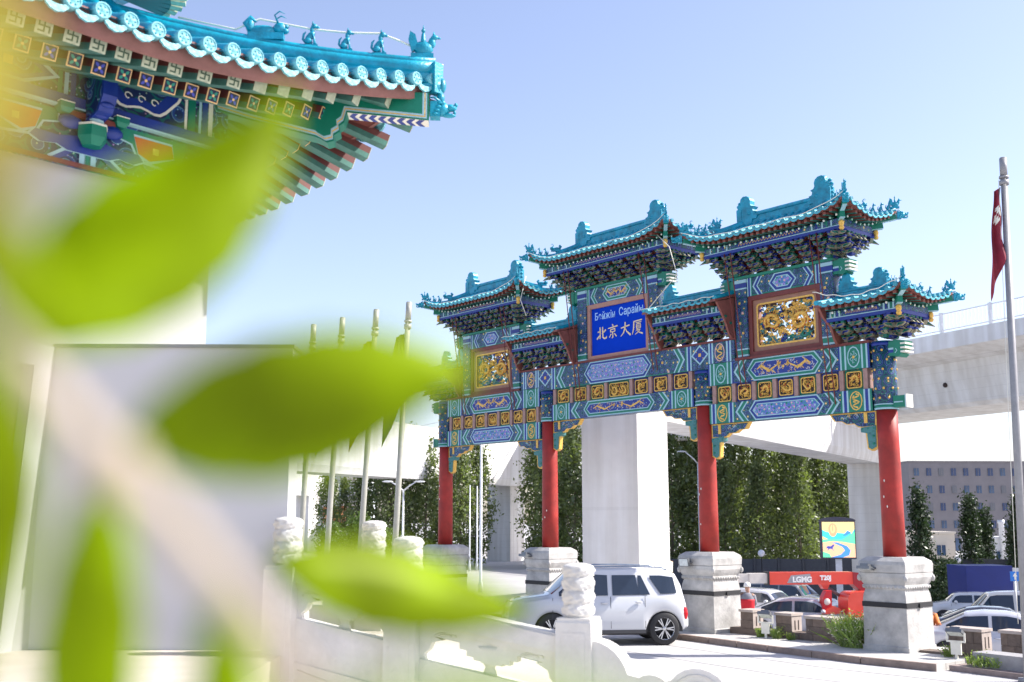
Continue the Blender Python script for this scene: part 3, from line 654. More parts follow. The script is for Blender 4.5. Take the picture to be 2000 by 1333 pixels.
# ------------------------------------------------------------------ THE GATE
gate = thing('memorial_gateway', 'painted Chinese gateway with seven turquoise tiled roofs on four red columns', 'gateway', tuple(GO), GA)
RED = mat('red_lacquer_column', (0.33, 0.02, 0.013), 0.55, var=0.28, scale=2.5, bump=0.12, bscale=8)
CX = (-9.6, -3.53, 3.53, 9.6)
for i, x in enumerate(CX):
    top = 6.06 if i in (0, 3) else 6.64
    cap1 = 7.86 if i in (0, 3) else 7.73
    m = MB(); m.lathe([(.285, 2.28), (.28, 3.5), (.268, 5.2), (.262, top)], 28, (x, 0, 0), 0); col = obj('column', m, RED, gate)
    m = MB(); m.lathe([(.30, top), (.30, cap1)], 28, (x, 0, 0), iSC); m.lathe([(.306, top + .002), (.306, top + .05)], 28, (x, 0, 0), iPA); m.lathe([(.304, top + .05), (.304, top + .12)], 28, (x, 0, 0), iGR); m.lathe([(.306, top + .12), (.306, top + .15)], 28, (x, 0, 0), iPA)
    m.lathe([(.306, cap1 - .12), (.306, cap1 - .03)], 28, (x, 0, 0), iBL)
    for k in range(6):
        for q in range(8):
            a = q * pi / 4 + (k % 2) * pi / 8; z = top + .3 + .25 * k
            if z < cap1 - .2: m.ell((x + .3 * cos(a), .3 * sin(a), z), (.035, .035, .035), iGO, 6)
    obj('painted_column_head', m, PM, gate)
    # white chips in the lacquer
    m = MB()
    for k in range(3): z = R.uniform(3, 4.8); a = R.uniform(-2.1, -1.0); m.ell((x + .278 * cos(a), .278 * sin(a), z), (.018, .018, .035), 0, 6)
    obj('paint_chip', m, WHITE, col)
    pd = MB()
    pd.sq([(.64, -.1), (.64, .12), (.615, .14), (.60, 1.25), (.585, 1.38), (.55, 1.50), (.57, 1.52), (.60, 1.56), (.60, 1.60), (.575, 1.62), (.615, 1.70), (.655, 1.80), (.655, 1.90), (.63, 1.915), (.655, 1.93), (.665, 2.12), (.64, 2.2), (.50, 2.30)], (x, 0, 0), 0)
    for sx in (-1, 1):
        for k in range(11):
            t = -.55 + .11 * k; pd.ell((x + t, sx * .595, 1.555), (.045, .03, .04), 0, 6); pd.ell((x + sx * .595, t, 1.555), (.03, .045, .04), 0, 6)
    for sx, sy in ((-1, -1), (1, -1), (1, 1), (-1, 1)): pd.ell((x + sx * .645, sy * .645, 1.78), (.06, .06, .09), 0, 8)
    ped = obj('pedestal', pd, mat('weathered_stone_pedestal', (0.43, 0.42, 0.40), .8, var=.34, scale=1.8, bump=.5, bscale=18), gate)
    st = MB()
    for a, b in (((-.615, -.615), (.615, -.615)), ((.615, -.615), (.615, .615)), ((.615, .615), (-.615, .615)), ((-.615, .615), (-.615, -.615))):
        st.bar((x + a[0], a[1], 1.13), (x + b[0], b[1], 1.13), .014, .125)
    st.box(x + .615, x + .66, -.06, .06, 1.06, 1.17)
    obj('strap', st, BLACK, ped)
# lintels: two side bays, one middle bay
for s_ in (-1, 1):
    a, b = (3.83, 9.3) if s_ > 0 else (-9.3, -3.83)
    beam(gate, 'lower_lintel', a, b, 6.06, 6.65, .17, iBL, iGR, 1.28, 'lattice', True, 11 + s_)
    beam(gate, 'upper_lintel', a - (0 if s_ > 0 else 0), b, 7.20, 7.86, .19, iGR, iBL, 1.30, 'dragon', False, 21 + s_)
    bc = (a + b) / 2
    for k in range(7): link('frieze_panel', FRZ[k % 4], gate, TR((bc + .73 * (k - 3), 0, 6.925)) @ RZ(0))
    for k in range(8): link('frieze_post', FPOST, gate, TR((bc + .73 * (k - 3.5), 0, 6.925)))
beam(gate, 'lower_lintel', -3.22, 3.22, 6.64, 7.20, .17, iGR, iBL, 1.62, 'dragon', False, 31)
beam(gate, 'upper_lintel', -3.2, 3.2, 7.74, 8.50, .20, iBL, iGR, 1.55, 'lattice', True, 32, medend=False)
mb = MB()
for k, (x, w) in enumerate(((0, 1), (-1.0, 0), (1.0, 0), (-1.83, 0), (1.83, 0), (-2.68, 0), (2.68, 0))):
    link('frieze_panel', FRZW if w else FRZM[k % 2], gate, TR((x, 0, 7.47)) @ Matrix.Diagonal((1, 1, .99, 1)))
for x in (.58, 1.42, 2.25, 3.1):
    for s_ in (-1, 1): link('frieze_post', FPOST, gate, TR((s_ * x, 0, 7.47)) @ Matrix.Diagonal((1, 1, .96, 1)))
for s_ in (-1, 1):   # the middle upper lintel runs on over the side bays: diamond block between two medallion blocks
    a, b = sorted((s_ * 3.2, s_ * 4.85)); mb = MB(); mb.box(a, b, -.20, .20, 7.862 if False else 7.87, 8.50, iSC)
    mb.box(a, min(b, a + 5) if False else (a if s_ > 0 else b - .34) + .34, -.2, .2, 7.74, 7.87, iSC) if False else None
    a2, b2 = sorted((s_ * 3.2, s_ * 3.83)); mb.box(a2, b2, -.2, .2, 7.731, 7.869, iSC)
    y = -.2035
    def bl(x0, x1, z0, z1, c, yy): mb.flat([(x0, z0), (x1, z0), (x1, z1), (x0, z1)], yy, c)
    cxm = s_ * 3.53; hw = .34; zc = 8.185
    mb.flat([(cxm - hw, zc), (cxm, zc + .31), (cxm + hw, zc), (cxm, zc - .31)], y, iPA); mb.flat([(cxm - hw + .07, zc), (cxm, zc + .25), (cxm + hw - .07, zc), (cxm, zc - .25)], y - .003, iBL); rosette(mb, cxm, zc, .07, y - .006, iGO)
    for q in (-1, 1):
        for z in (-1, 1): rosette(mb, cxm + q * .13, zc + z * .1, .02, y - .006, iGO)
    rr = random.Random(5)
    for side_ in ((1,) if True else ()):
        xx = s_ * 4.30
        for dx in (-.34, .34):
            for q, c in ((-.06, iPA), (0, iBL), (.06, iPA)): bl(xx + dx + q - .03, xx + dx + q + .03, 7.875, 8.495, c, y)
        medallion(mb, xx, zc, .19, .28, y - .003, iPK, rr, True)
    obj('lintel_extension', mb, PM, gate)
# sill boards and posts, panels
for s_ in (-1, 1):
    c = 6.62 * s_
    obj('sill_board', MB().box(c - 1.72 if s_ > 0 else c - 2.7, c + 2.7 if s_ > 0 else c + 1.72, -.24, .24, 7.862, 7.93, 0), MAROON, gate)
    post(gate, c - 1.47, 7.93, 10.27, .42, .2); post(gate, c + 1.47, 7.93, 10.27, .42, .2)
    beam(gate, 'top_lintel', c - 1.25, c + 1.25, 9.72, 10.27, .16, iBL, iGR, .48, 'lattice', False, 41 + s_, K=.75, medend=False)
    mb = MB(); mb.box(c - 1.7, c + 1.7, -.22, .22, 10.27, 10.35, iGR); obj('top_plate', mb, PM, gate)
    for q in (-1, 1): link('carved_beam_end', FIST, gate, TR((c + q * 1.68, 0, 9.84)) @ (RZ(0) if q > 0 else RZ(pi)))
post(gate, -1.64, 8.55, 11.02, .42, .2); post(gate, 1.64, 8.55, 11.02, .42, .2)
obj('sill_board', MB().box(-2.1, 2.1, -.24, .24, 8.502, 8.57, 0), MAROON, gate)
for s_ in (-1, 1): obj('sill_board', MB().box(min(s_ * 2.1, s_ * 4.93), max(s_ * 2.1, s_ * 4.93), -.24, .24, 8.502, 8.56, 0), MAROON, gate)
beam(gate, 'top_lintel', -1.43, 1.43, 10.47, 11.02, .16, iGR, iBL, .66, 'dragon', False, 51, K=.75, medend=False)
obj('top_plate', MB().box(-1.9, 1.9, -.22, .22, 11.02, 11.1, iGR), PM, gate)
for q in (-1, 1): link('carved_beam_end', FIST, gate, TR((q * 1.84, 0, 10.6)) @ (RZ(0) if q > 0 else RZ(pi)))
for q in (-1, 1):   # ends at the outer columns
    M0 = RZ(0) if q > 0 else RZ(pi)
    link('carved_beam_end', FIST, gate, TR((q * 9.8, 0, 7.4)) @ M0)
    m = MB(); m.box(.24, .62, -.13, .13, 6.10, 6.40, iGR); m.box(.62, .67, -.15, .15, 6.08, 6.42, iWH); m.box(.3, .55, -.1335, -.13, 6.22, 6.25, iPA); m.box(.62, .64, -.152, .152, 6.08, 6.42, iPA)
    obj('tie_beam_end', m, PM, gate, TR((q * 9.6, 0, 0)) @ M0)

def cloudcurl(mb, x, z, r, y, mi, rr):
    s0 = rr.uniform(0, 6); d = rr.choice((-1, 1))
    mb.tube([(x + r * (1 - j * .11) * cos(s0 + d * j * .8), y, z + .62 * r * (1 - j * .11) * sin(s0 + d * j * .8)) for j in range(8)], [r * .42 * (1 - j * .06) for j in range(8)], 5, mi)
def dragon3d(mb, cx, cz, s, flip, rr, y):
    # one coiling dragon: open ring body, head, mane, legs with claws
    N = 44; pts = []; w = []
    for i in range(N + 1):
        t = i / N; a = radians(-40 + 560 * t); rad = s * (.50 - .30 * t) if t < .72 else s * (.284 + .5 * (t - .72))
        x = cx + flip * (rad * cos(a) * 1.05 + s * .05 * sin(9 * t)); z = cz + rad * sin(a) * .95
        pts.append((x, y - .03 * sin(t * 9), z)); w.append(s * .115 * sin(pi * min(.95, .08 + t)) ** .6)
    mb.tube(pts, w, 7, iGO)
    for i in range(2, N - 2, 2): p = pts[i]; q = w[i]; a = radians(-40 + 560 * i / N); mb.ell((p[0] + flip * q * cos(a), p[1] - .01, p[2] + q * sin(a)), (.02, .02, .035), iOR, 5)
    hx, _, hz = pts[-1]
    mb.ell((hx, y - .05, hz), (s * .15, .06, s * .12), iGO, 8); mb.ell((hx + flip * s * .15, y - .05, hz - s * .03), (s * .12, .05, s * .06), iGO, 8)
    for k in range(6): a = rr.uniform(1.2, 4.4); mb.tube([(hx, y - .04, hz), (hx + flip * s * .16 * cos(a), y - .06, hz + s * .2 * sin(a)), (hx + flip * s * .3 * cos(a + .3), y - .04, hz + s * .26 * sin(a + .3))], [.02, .016, .004], 4, iGO)
    for k in (8, 17, 27, 36):
        p = pts[k]; a = rr.uniform(0, 6.28)
        q = (p[0] + .28 * s * cos(a), y - .03, p[2] + .28 * s * sin(a)); mb.tube([p, ((p[0] + q[0]) / 2 + .04, y - .06, (p[2] + q[2]) / 2), q], [.045 * s + .01, .035, .025], 5, iGO)
        for c_ in range(4): b = a - .9 + .6 * c_; mb.tube([q, (q[0] + .12 * s * cos(b), y - .05, q[2] + .12 * s * sin(b))], [.016, .004], 4, iGO)
def dragon_panel(parent, c, z0, z1, hw, seed):
    rr = random.Random(seed)
    fr = MB(); W = .13
    for a, b, d, e_ in ((c - hw, c + hw, z1 - W, z1), (c - hw, c + hw, z0, z0 + W), (c - hw, c - hw + W, z0 + W, z1 - W), (c + hw - W, c + hw, z0 + W, z1 - W)): fr.box(a, b, -.15, .15, d, e_, 0)
    f2 = .17; i0 = W
    for a, b, d, e_ in ((c - hw + i0, c + hw - i0, z1 - i0 - f2, z1 - i0), (c - hw + i0, c + hw - i0, z0 + i0, z0 + i0 + f2), (c - hw + i0, c - hw + i0 + f2, z0 + i0 + f2, z1 - i0 - f2), (c + hw - i0 - f2, c + hw - i0, z0 + i0 + f2, z1 - i0 - f2)): fr.box(a, b, -.09, .09, d, e_, 1)
    frame = obj('panel_frame', fr, [MAROON, mat('faded_brown_frame', (.30, .15, .10), .6, var=.15)], parent)
    g = MB(); q = i0 + f2 - .02
    po = rrect(c - hw + q - .03, c + hw - q + .03, z0 + q - .03, z1 - q + .03, .1); pi_ = rrect(c - hw + q + .02, c + hw - q - .02, z0 + q + .02, z1 - q - .02, .08); ring(g, po, pi_, -.094, iGO)
    hw2, zc, hh = hw - q, (z0 + z1) / 2, (z1 - z0) / 2 - q
    n = len(po)
    d = MB(); s = hh * 1.0
    for X_, Z_, S__, f__ in ((c + hw2 * .48, zc - hh * .05, s * .84, 1), (c - hw2 * .50, zc + hh * .10, s * .76, -1)):
        q_ = MB(); dragon3d(q_, X_, Z_, S__, f__, rr, -.05); obj('carved_dragon', q_, PM, parent)
    obj('flaming_pearl', MB().ell((c - .02, -.05, zc + hh * .35), .07, iGO, 8), PM, parent)
    cl = MB()
    for k in range(330):
        x = c + rr.uniform(-.98, .98) * hw2; z = zc + rr.uniform(-.96, .96) * hh
        cloudcurl(cl, x, z, rr.uniform(.055, .11), .02 + rr.uniform(-.02, .02), rr.choice([iTE, iTE, iBL, iDK, iGO, iGO, iGO]), rr)
    for k in range(16):
        x = c + rr.uniform(-.95, .95) * hw2; z = zc - hh * rr.uniform(.6, 1); cloudcurl(cl, x, z, rr.uniform(.1, .15), .02, rr.choice([iTE, iGR, iTE]), rr)
    # openwork bars tie the carving to the frame
    for k in range(9):
        x = c - hw2 + hw2 * 2 * (k + .5) / 9; cl.tube([(x + .07 * sin(j * 1.7 + k * 2), .03, zc - hh + hh * 2 * j / 10) for j in range(11)], .014, 5, iTE)
    for k in range(44):
        x = c + rr.uniform(-.95, .95) * hw2; z = zc + rr.uniform(-.95, .95) * hh; a = rr.uniform(0, 6.3)
        d.tube([(x + .035 * j * cos(a + .35 * j), -.02, z + .035 * j * sin(a + .35 * j)) for j in range(5)], [.02, .022, .018, .012, .004], 5, iGO)
    obj('gilt_edging', g, PM, parent); obj('gilt_scrolls', d, PM, parent); obj('carved_clouds', cl, PM, parent)
for s_, sd_ in ((1, 3), (-1, 9)): dragon_panel(gate, 6.62 * s_, 7.932, 9.718, 1.25, sd_)
# name board
SB = mat('blue_sign_board', (0.0, 0.045, 0.52), .75, var=.06, scale=2, spec=.1)
fr = MB(); W = .15
for a, b, d, e_ in ((-1.42, 1.42, 10.32, 10.468), (-1.42, 1.42, 8.572, 8.70), (-1.42, -1.42 + W, 8.70, 10.32), (1.42 - W, 1.42, 8.70, 10.32)): fr.box(a, b, -.15, .15, d, e_, 0)
obj('sign_frame', fr, mat('faded_pink_brown_frame', (.42, .22, .17), .6, var=.15), gate)
board = obj('sign_board', MB().box(-1.27, 1.27, -.08, .08, 8.70, 10.32, 0), SB, gate)
PBL = mat('pale_blue_lettering', (.36, .60, .95), .4, var=.04); PGO = mat('pale_gold_lettering', (.85, .66, .38), .35, var=.08)
RXM = RX(pi / 2)
def letters(body, size, x, z, m, off, sx=1, sz=1, ang=0.0):
    me = textmesh(body, size, 'lettering', offset=off); me.materials.clear(); me.materials.append(m)
    link('lettering', me, board, TR((x, -.089, z)) @ Matrix.Rotation(ang, 4, 'Y') @ RXM @ Matrix.Diagonal((sx, sz, 1, 1)))
def word(txt, size, x0, x1, z, m, hs_):
    ms = [textmesh(ch, size, 'letter', 'LEFT', .003) for ch in txt]; ws = [max(v.co.x for v in me.vertices) + size * .07 for me in ms]; k = (x1 - x0) / sum(ws); x = x0
    for me, w in zip(ms, ws): me.materials.clear(); me.materials.append(m); link('letter', me, board, TR((x, -.089, z)) @ RXM @ Matrix.Diagonal((k, hs_, 1, 1))); x += w * k
word('Бейжін', .30, -1.12, -.14, 10.02, PBL, 1.15); word('Сарайы', .31, .02, 1.14, 10.04, PBL, 1.2)
def strokes(lst, ox, oz, s, m):
    mb = MB()
    for st in lst:
        pts = [(ox + s * p[0], oz + s * p[1]) for p in st[0]]; w = [s * k for k in st[1]]
        # smooth the stroke
        P, W2 = [], []
        for i in range(len(pts) - 1):
            for t in (0, .34, .67): P.append((pts[i][0] + (pts[i + 1][0] - pts[i][0]) * t, pts[i][1] + (pts[i + 1][1] - pts[i][1]) * t)); W2.append(w[i] + (w[i + 1] - w[i]) * t)
        P.append(pts[-1]); W2.append(w[-1]); ribbon(mb, P, W2, -.1, 0)
        n = len(P)
    o = obj('lettering', mb, m, board); so_ = o.modifiers.new('t', 'SOLIDIFY'); so_.thickness = .012
# brush characters, drawn stroke by stroke in a unit box (x right, z up)
BEI = [([(.1, .62), (.42, .66)], [.08, .07]), ([(.33, .95), (.36, .5), (.32, .12)], [.09, .1, .09]), ([(.02, .12), (.2, .28), (.36, .42)], [.11, .09, .04]),
       ([(.92, .72), (.76, .6), (.62, .5)], [.12, .08, .04]), ([(.6, .95), (.6, .5), (.62, .2), (.75, .1), (.95, .12), (1.0, .24)], [.09, .1, .1, .1, .1, .05])]
JING = [([(.45, 1.02), (.56, .9)], [.06, .11]), ([(.04, .76), (.5, .8), (.98, .86)], [.06, .08, .09]), ([(.28, .66), (.3, .46)], [.08, .08]), ([(.28, .64), (.72, .68), (.7, .48)], [.06, .08, .08]), ([(.3, .47), (.7, .49)], [.06, .06]),
        ([(.5, .47), (.5, .1), (.4, .02)], [.09, .09, .04]), ([(.34, .34), (.16, .1)], [.08, .05]), ([(.66, .34), (.86, .12)], [.06, .1])]
DA = [([(.08, .62), (.5, .68), (.9, .74)], [.07, .08, .09]), ([(.5, 1.0), (.48, .62), (.32, .26), (.04, .02)], [.09, .11, .09, .03]), ([(.48, .58), (.66, .3), (1.0, .04)], [.05, .09, .14])]
XIA = [([(.14, .92), (.95, .97)], [.07, .09]), ([(.18, .92), (.16, .5), (.02, .02)], [.1, .1, .04]), ([(.36, .8), (.88, .83)], [.05, .06]), ([(.6, .82), (.55, .72)], [.05, .05]), ([(.42, .7), (.42, .4)], [.06, .06]), ([(.42, .7), (.8, .72), (.8, .42)], [.05, .06, .06]),
       ([(.44, .6), (.78, .61)], [.04, .04]), ([(.44, .51), (.78, .52)], [.04, .04]), ([(.42, .41), (.8, .42)], [.05, .05]), ([(.52, .4), (.36, .22)], [.06, .03]), ([(.42, .3), (.76, .32), (.58, .14), (.28, .0)], [.05, .06, .06, .03]), ([(.5, .24), (.7, .1), (1.0, .0)], [.04, .07, .12])]
for ch, x in ((BEI, -1.02), (JING, -.50), (DA, .08), (XIA, .62)): strokes(ch, x, 9.20, .47, PGO)

# braces under the lintels beside each column
def brace(parent, x, z, d, lg=1.42):
    mb = MB(); s = d
    P = [(0, 0), (lg, 0), (lg - .14, -.2), (lg - .34, -.2), (lg - .5, -.3), (lg - .74, -.3), (lg - .86, -.4), (.42, -.42), (.34, -.55), (.3, -.98), (.18, -1.04), (.0, -.96)]
    Pm = [(x + s * a, z + b) for a, b in P]; mb.prism(Pm, -.07, .07, iGO)
    c0 = (.45, -.22)
    Q = [(c0[0] + (a - c0[0]) * .93, c0[1] + (b - c0[1]) * .86) for a, b in P[:8]] + [(.05, -.38)]
    mb.flat([(x + s * a, z + b) for a, b in Q], -.074, iSC); mb.flat([(x + s * a, z + b) for a, b in Q], .074, iSC)
    Q2 = [(.03, -.5), (.29, -.55), (.26, -.95), (.17, -1.0), (.03, -.93)]; mb.prism([(x + s * a, z + b) for a, b in Q2], -.085, .085, iTE)
    a, b = sorted((x + s * .26, x + s * .36)); mb.box(a, b, -.09, .09, z - .3, z - .01, iGO)
    a, b = sorted((x + s * .02, x + s * .46)); mb.prism([(a, z - .42), (b, z - .38), (b + .0, z - .5), ((a + b) / 2, z - .58), (a, z - .54)], -.1, .1, iTE)
    for k in range(5): mb.ell((x + s * (.08 + .17 * k if k < 3 else .1), -.08, z - .45 - (0 if k < 3 else .2 * (k - 2))), (.05, .03, .035), iGR, 6)
    rr = random.Random(int(x * 10))
    for k in range(9):
        cx_ = rr.uniform(.5, lg - .35); cz_ = -rr.uniform(.06, .2); ribbon(mb, [(x + s * (cx_ + .04 * cos(j)), z + cz_ + .03 * sin(j)) for j in range(5)], .014, -.077, iGO if k % 2 else iPA)
    obj('corner_brace', mb, PM, parent)
brace(gate, -9.33, 6.055, 1); brace(gate, -3.80, 6.055, -1); brace(gate, -3.26, 6.635, 1); brace(gate, 3.26, 6.635, -1); brace(gate, 3.80, 6.055, 1); brace(gate, 9.33, 6.055, -1)
# steel props from the eaves down to the lintels
for x, zt, zb_ in ((-8.1, 10.95, 7.2), (-5.2, 10.95, 7.2), (5.2, 10.95, 7.0), (8.15, 10.95, 6.3), (-1.75, 11.65, 7.2), (1.75, 11.65, 7.9)):
    m = MB()
    for q in (-.1, .12): m.tube([(x + q, -.84, zt), (x + q * .9, -.62, (zt + zb_) / 2 + .5), (x + q * .8, -.26, zb_)], .017, 5)
    obj('support_rod', m, MAROON, gate)
# the seven roofs
hall_roof(gate, 0.0, 3.22, 1.25, 12.05, .40, 1.75, 12.66, 11.1, nb=9, label='highest roof, over the blue name board')
hall_roof(gate, 6.66, 2.82, 1.25, 11.36, .34, 1.36, 11.94, 10.35, nb=8, label='big roof over the right dragon panel')
hall_roof(gate, -6.66, 2.82, 1.25, 11.36, .34, 1.36, 11.94, 10.35, nb=8, label='big roof over the left dragon panel')
hall_roof(gate, 9.66, 1.32, 1.2, 8.87, .28, .0, 9.2, 7.93, ('flat', 'hip'), nb=4, small=True, tw=1.2, label='small end roof over the right outer column')
hall_roof(gate, -9.66, 1.32, 1.2, 8.87, .28, .0, 9.2, 7.93, ('hip', 'flat'), nb=4, small=True, tw=1.2, label='small end roof over the left outer column')
hall_roof(gate, 3.42, 1.46, 1.05, 9.62, .0, 1.4, 9.95, 8.56, ('flat', 'flat'), nb=5, small=True, label='small roof between name board and right panel')
hall_roof(gate, -3.42, 1.46, 1.05, 9.62, .0, 1.4, 9.95, 8.56, ('flat', 'flat'), nb=5, small=True, label='small roof between name board and left panel')
# white lightning cable running over the roofs
for pts in ([(2.3, -.85, 12.25), (3.2, -1.1, 11.5), (3.4, -1.0, 10.6), (2.3, -1.09, 9.72)], [(-4.1, -.6, 11.9), (-3.7, -1.2, 10.9), (-3.5, -1.1, 10.3)]):
    obj('cable', MB().tube(pts, .014, 5), WHITE, gate)
for cx_, z, hl, e_, li in ((0, 12.1, 3.2, 1.32, .4), (6.66, 11.42, 2.8, 1.32, .34), (-6.66, 11.42, 2.8, 1.32, .34), (3.42, 9.70, 1.45, 1.1, 0), (-3.42, 9.70, 1.45, 1.1, 0), (9.66, 8.95, 1.3, 1.26, .28)):
    pts = []
    for i in range(25):
        x = -hl + 2 * hl * i / 24; q = max(0, (abs(x) - (hl - 1.6)) / 1.6) ** 2.2; pts.append((cx_ + x, -e_, z + li * q + .06 * sin(i * 1.3) * .3))
    obj('cable', MB().tube(pts, .011, 5), WHITE, gate)


# ================================================================== THE HALL on the left (frame: x along the near eave, corner at 0, building at x<0, y>0)
HK = 1.15
HA = radians(48)
hall = thing('temple_hall', 'white walled Chinese hall with upturned turquoise tiled eaves and painted rafters at the left', 'temple hall', (-0.81 * HK, 11 * HK, 3.2 * (1 - HK)), HA)
hall.scale = (HK, HK, HK)
def hl(s): return .56 * max(0, 1 - s / 3.3) ** 1.55      # corner lift
def hz(s): return 7.22 + hl(s)
LEN = 5.6
# roof slab (curved underside boards, outer surface) for both sides
mb = MB()
def hroof(s, t, side, dz):   # s along eave from corner, t inward 0..1 (2.9 m)
    b = t * 2.9; s2 = max(s, b)
    z = hz(s2) * (1 - t) + (7.22 + 1.75) * t + dz - .42 * sin(pi * t) * .6
    z += hl(max(s2 - b * .2, 0)) * 0
    return (-s2, b, z) if side == 0 else (-b, s2, z)
for side in (0, 1):
    mb.grid(lambda u, v: hroof(u * LEN, v, side, -.02), 40, 12, 0)
obj('roof', mb, [TILE], hall)
mb = MB()
for side in (0, 1):   # soffit boards
    def sf(u, v, side=side):
        s = u * LEN; b = .10 + v * 1.5; s2 = max(s, b); z = hz(max(s2 - .0, 0)) - .13 + b * .34 * (1 if b < .9 else 1)
        return (-s2, b, z) if side == 0 else (-b, s2, z)
    mb.grid(sf, 40, 8, 0)
obj('soffit', mb, [mat('dark_red_soffit', (.17, .045, .035), .7, var=.2)], hall)
mb = MB()   # pink brown fascia board under the tiles
for side in (0, 1):
    n = 44
    for i in range(n):
        a, b = LEN * i / n, LEN * (i + 1) / n
        for s0, s1 in ((a, b),):
            fb = .19 if side == 0 else .10; q = [(s0, .07, hz(s0) - fb), (s1, .07, hz(s1) - fb), (s1, .07, hz(s1) + .03), (s0, .07, hz(s0) + .03), (s0, .115, hz(s0) - fb), (s1, .115, hz(s1) - fb)]
            V = [(-x, y, z) if side == 0 else (-y, x, z) for x, y, z in q]; mb.add(V, [(0, 1, 2, 3), (0, 4, 5, 1)], 0, True)
obj('fascia_board', mb, WOOD, hall)
DISC2 = disc_mesh(.071); DISC2.name = 'eave_tile'; DRIP2 = drip_mesh(.098, .09); TILE3 = mat('sun_bleached_tile_face', (.16, .46, .52), .45, var=.25, scale=12, bump=.5, bscale=50)  # hall tile faces paler than the gate's: overexposed sunlight put into the colour
for _m in (DISC2, DRIP2): _m.materials[0] = TILE3
mbb = MB()
pitch = .2435
for side in (0, 1):
    for i in range(22):
        s = .04 + pitch * i; ln = 1.0
        P = Vector((-s, -.03, hz(s) + .0)) if side == 0 else Vector((.03, s, hz(s)))
        Rm = Matrix.Identity(4) if side == 0 else RZ(pi / 2)
        if side == 0 or i < 14: link('eave_tile', DISC2, hall, TR(P) @ Rm)
        sm_ = s + pitch / 2
        P2 = Vector((-sm_, -.01, hz(sm_) - .045)) if side == 0 else Vector((.01, sm_, hz(sm_) - .045))
        link('drip_tile', DRIP2, hall, TR(P2) @ Rm)
        pts = []
        for k in range(7):
            t = k / 6
            if s < t * 2.9: break
            v = hroof(s, t, side, .0); pts.append(v)
        if len(pts) > 1: obj('tile_row', MB().tube(pts, .07, 8, 0, True, False), TILE, hall)
# rafters, two tiers on the near side; ends carry a fret and a flower
CREAM = mat('cream_rafter_end', (.42, .47, .34), .6, var=.3, scale=14); FRETG = mat('dull_green_fret', (.05, .10, .06), .6)
RGRN = mat('rafter_side_green', (.05, .17, .14), .6, var=.25, scale=8); RRED = mat('rafter_side_red', (.13, .035, .03), .6)
def fly_mesh(fret=True):
    mb = MB(); h = .068
    mb.box(-h, h, 0, .62, -h, h, 2); mb.box(-h - .001, h + .001, .003, .62, -h - .002, -.01, 3)
    mb.box(-h, h, -.006, 0, -h, h, 0); y = -.009; u = h / 3.2
    def bb(x0, x1, z0, z1): mb.flat([(x0 * u, z0 * u), (x1 * u, z0 * u), (x1 * u, z1 * u), (x0 * u, z1 * u)], y, 1)
    bb(-.3, .3, -2.3, 2.3); bb(-2.3, -.3, -.3, .3); bb(.3, 2.3, -.3, .3); bb(.3, 2.3, 1.7, 2.3); bb(-2.3, -.3, -2.3, -1.7); bb(-2.3, -1.7, .3, 2.3); bb(1.7, 2.3, -2.3, -.3)
    return mb.mesh('flying_rafter', [CREAM, FRETG if fret else CREAM, RRED, RGRN])
def sq_mesh(c):
    mb = MB(); h = .066
    mb.box(-h, h, 0, 1.0, -h, h, 2); mb.box(-h - .001, h + .001, .003, 1.0, -h - .002, -.01, 3); mb.box(-h, h, -.006, 0, -h, h, 0); mb.flat([(-h + .011, -h + .011), (h - .011, -h + .011), (h - .011, h - .011), (-h + .011, h - .011)], -.008, 4)
    for k in range(4):
        a = pi / 4 + k * pi / 2; cx_, cz_ = .034 * cos(a), .034 * sin(a)
        mb.flat([(cx_ + .022 * cos(a) * cos(t) - .013 * sin(a) * sin(t), cz_ + .022 * sin(a) * cos(t) + .013 * cos(a) * sin(t)) for t in [j * pi / 4 for j in range(8)]], -.0095, 1)
    mb.flat([(.014 * cos(t * pi / 4), .014 * sin(t * pi / 4)) for t in range(8)], -.011, 0)
    return mb.mesh('square_rafter', [mat('gold_line', (.85, .55, .25), .4), c, RRED, RGRN, mat('navy_ground', (.01, .015, .06), .5)])
FLY = fly_mesh(); FLYP = fly_mesh(False); SQR = [sq_mesh(mat('flower_blue', (.06, .08, .5), .5)), sq_mesh(mat('flower_green', (.02, .3, .22), .5))]
row1 = [4.98, 4.74, 4.51, 4.27, 4.05, 3.82, 3.6, 3.38, 3.14, 2.9, 2.61, 2.31, 2.03, 1.77, 1.49, 1.21, .89, .47, .12]
row2 = [4.7, 4.45, 4.21, 3.98, 3.75, 3.53, 3.31, 3.08, 2.87, 2.63, 2.41, 2.18, 1.96, 1.73, 1.52, 1.31, 1.09, .87]
for side in (0, 1):
    for i, s in enumerate(row1):
        fan = max(0, 1 - s / 2.2) * .75; z = hz(s) - .185
        if side == 0: M = TR((-s, .2, z)) @ RZ(fan) @ RX(.32)
        else: M = TR((.12, s, z - .04)) @ RZ(pi / 2 - fan) @ RX(.32)
        link('flying_rafter', FLY if side == 0 and s > 2.2 else FLYP, hall, M)
    for i, s in enumerate(row2):
        fan = max(0, 1 - s / 2.4) * .6; z = 7.08 + (hz(s) - 7.22) * .78
        if side == 0: M = TR((-s, .75, z)) @ RZ(fan) @ RX(.34)
        else: M = TR((-.62, s, z)) @ RZ(pi / 2 - fan) @ RX(.34)
        link('square_rafter', SQR[i % 2], hall, M)
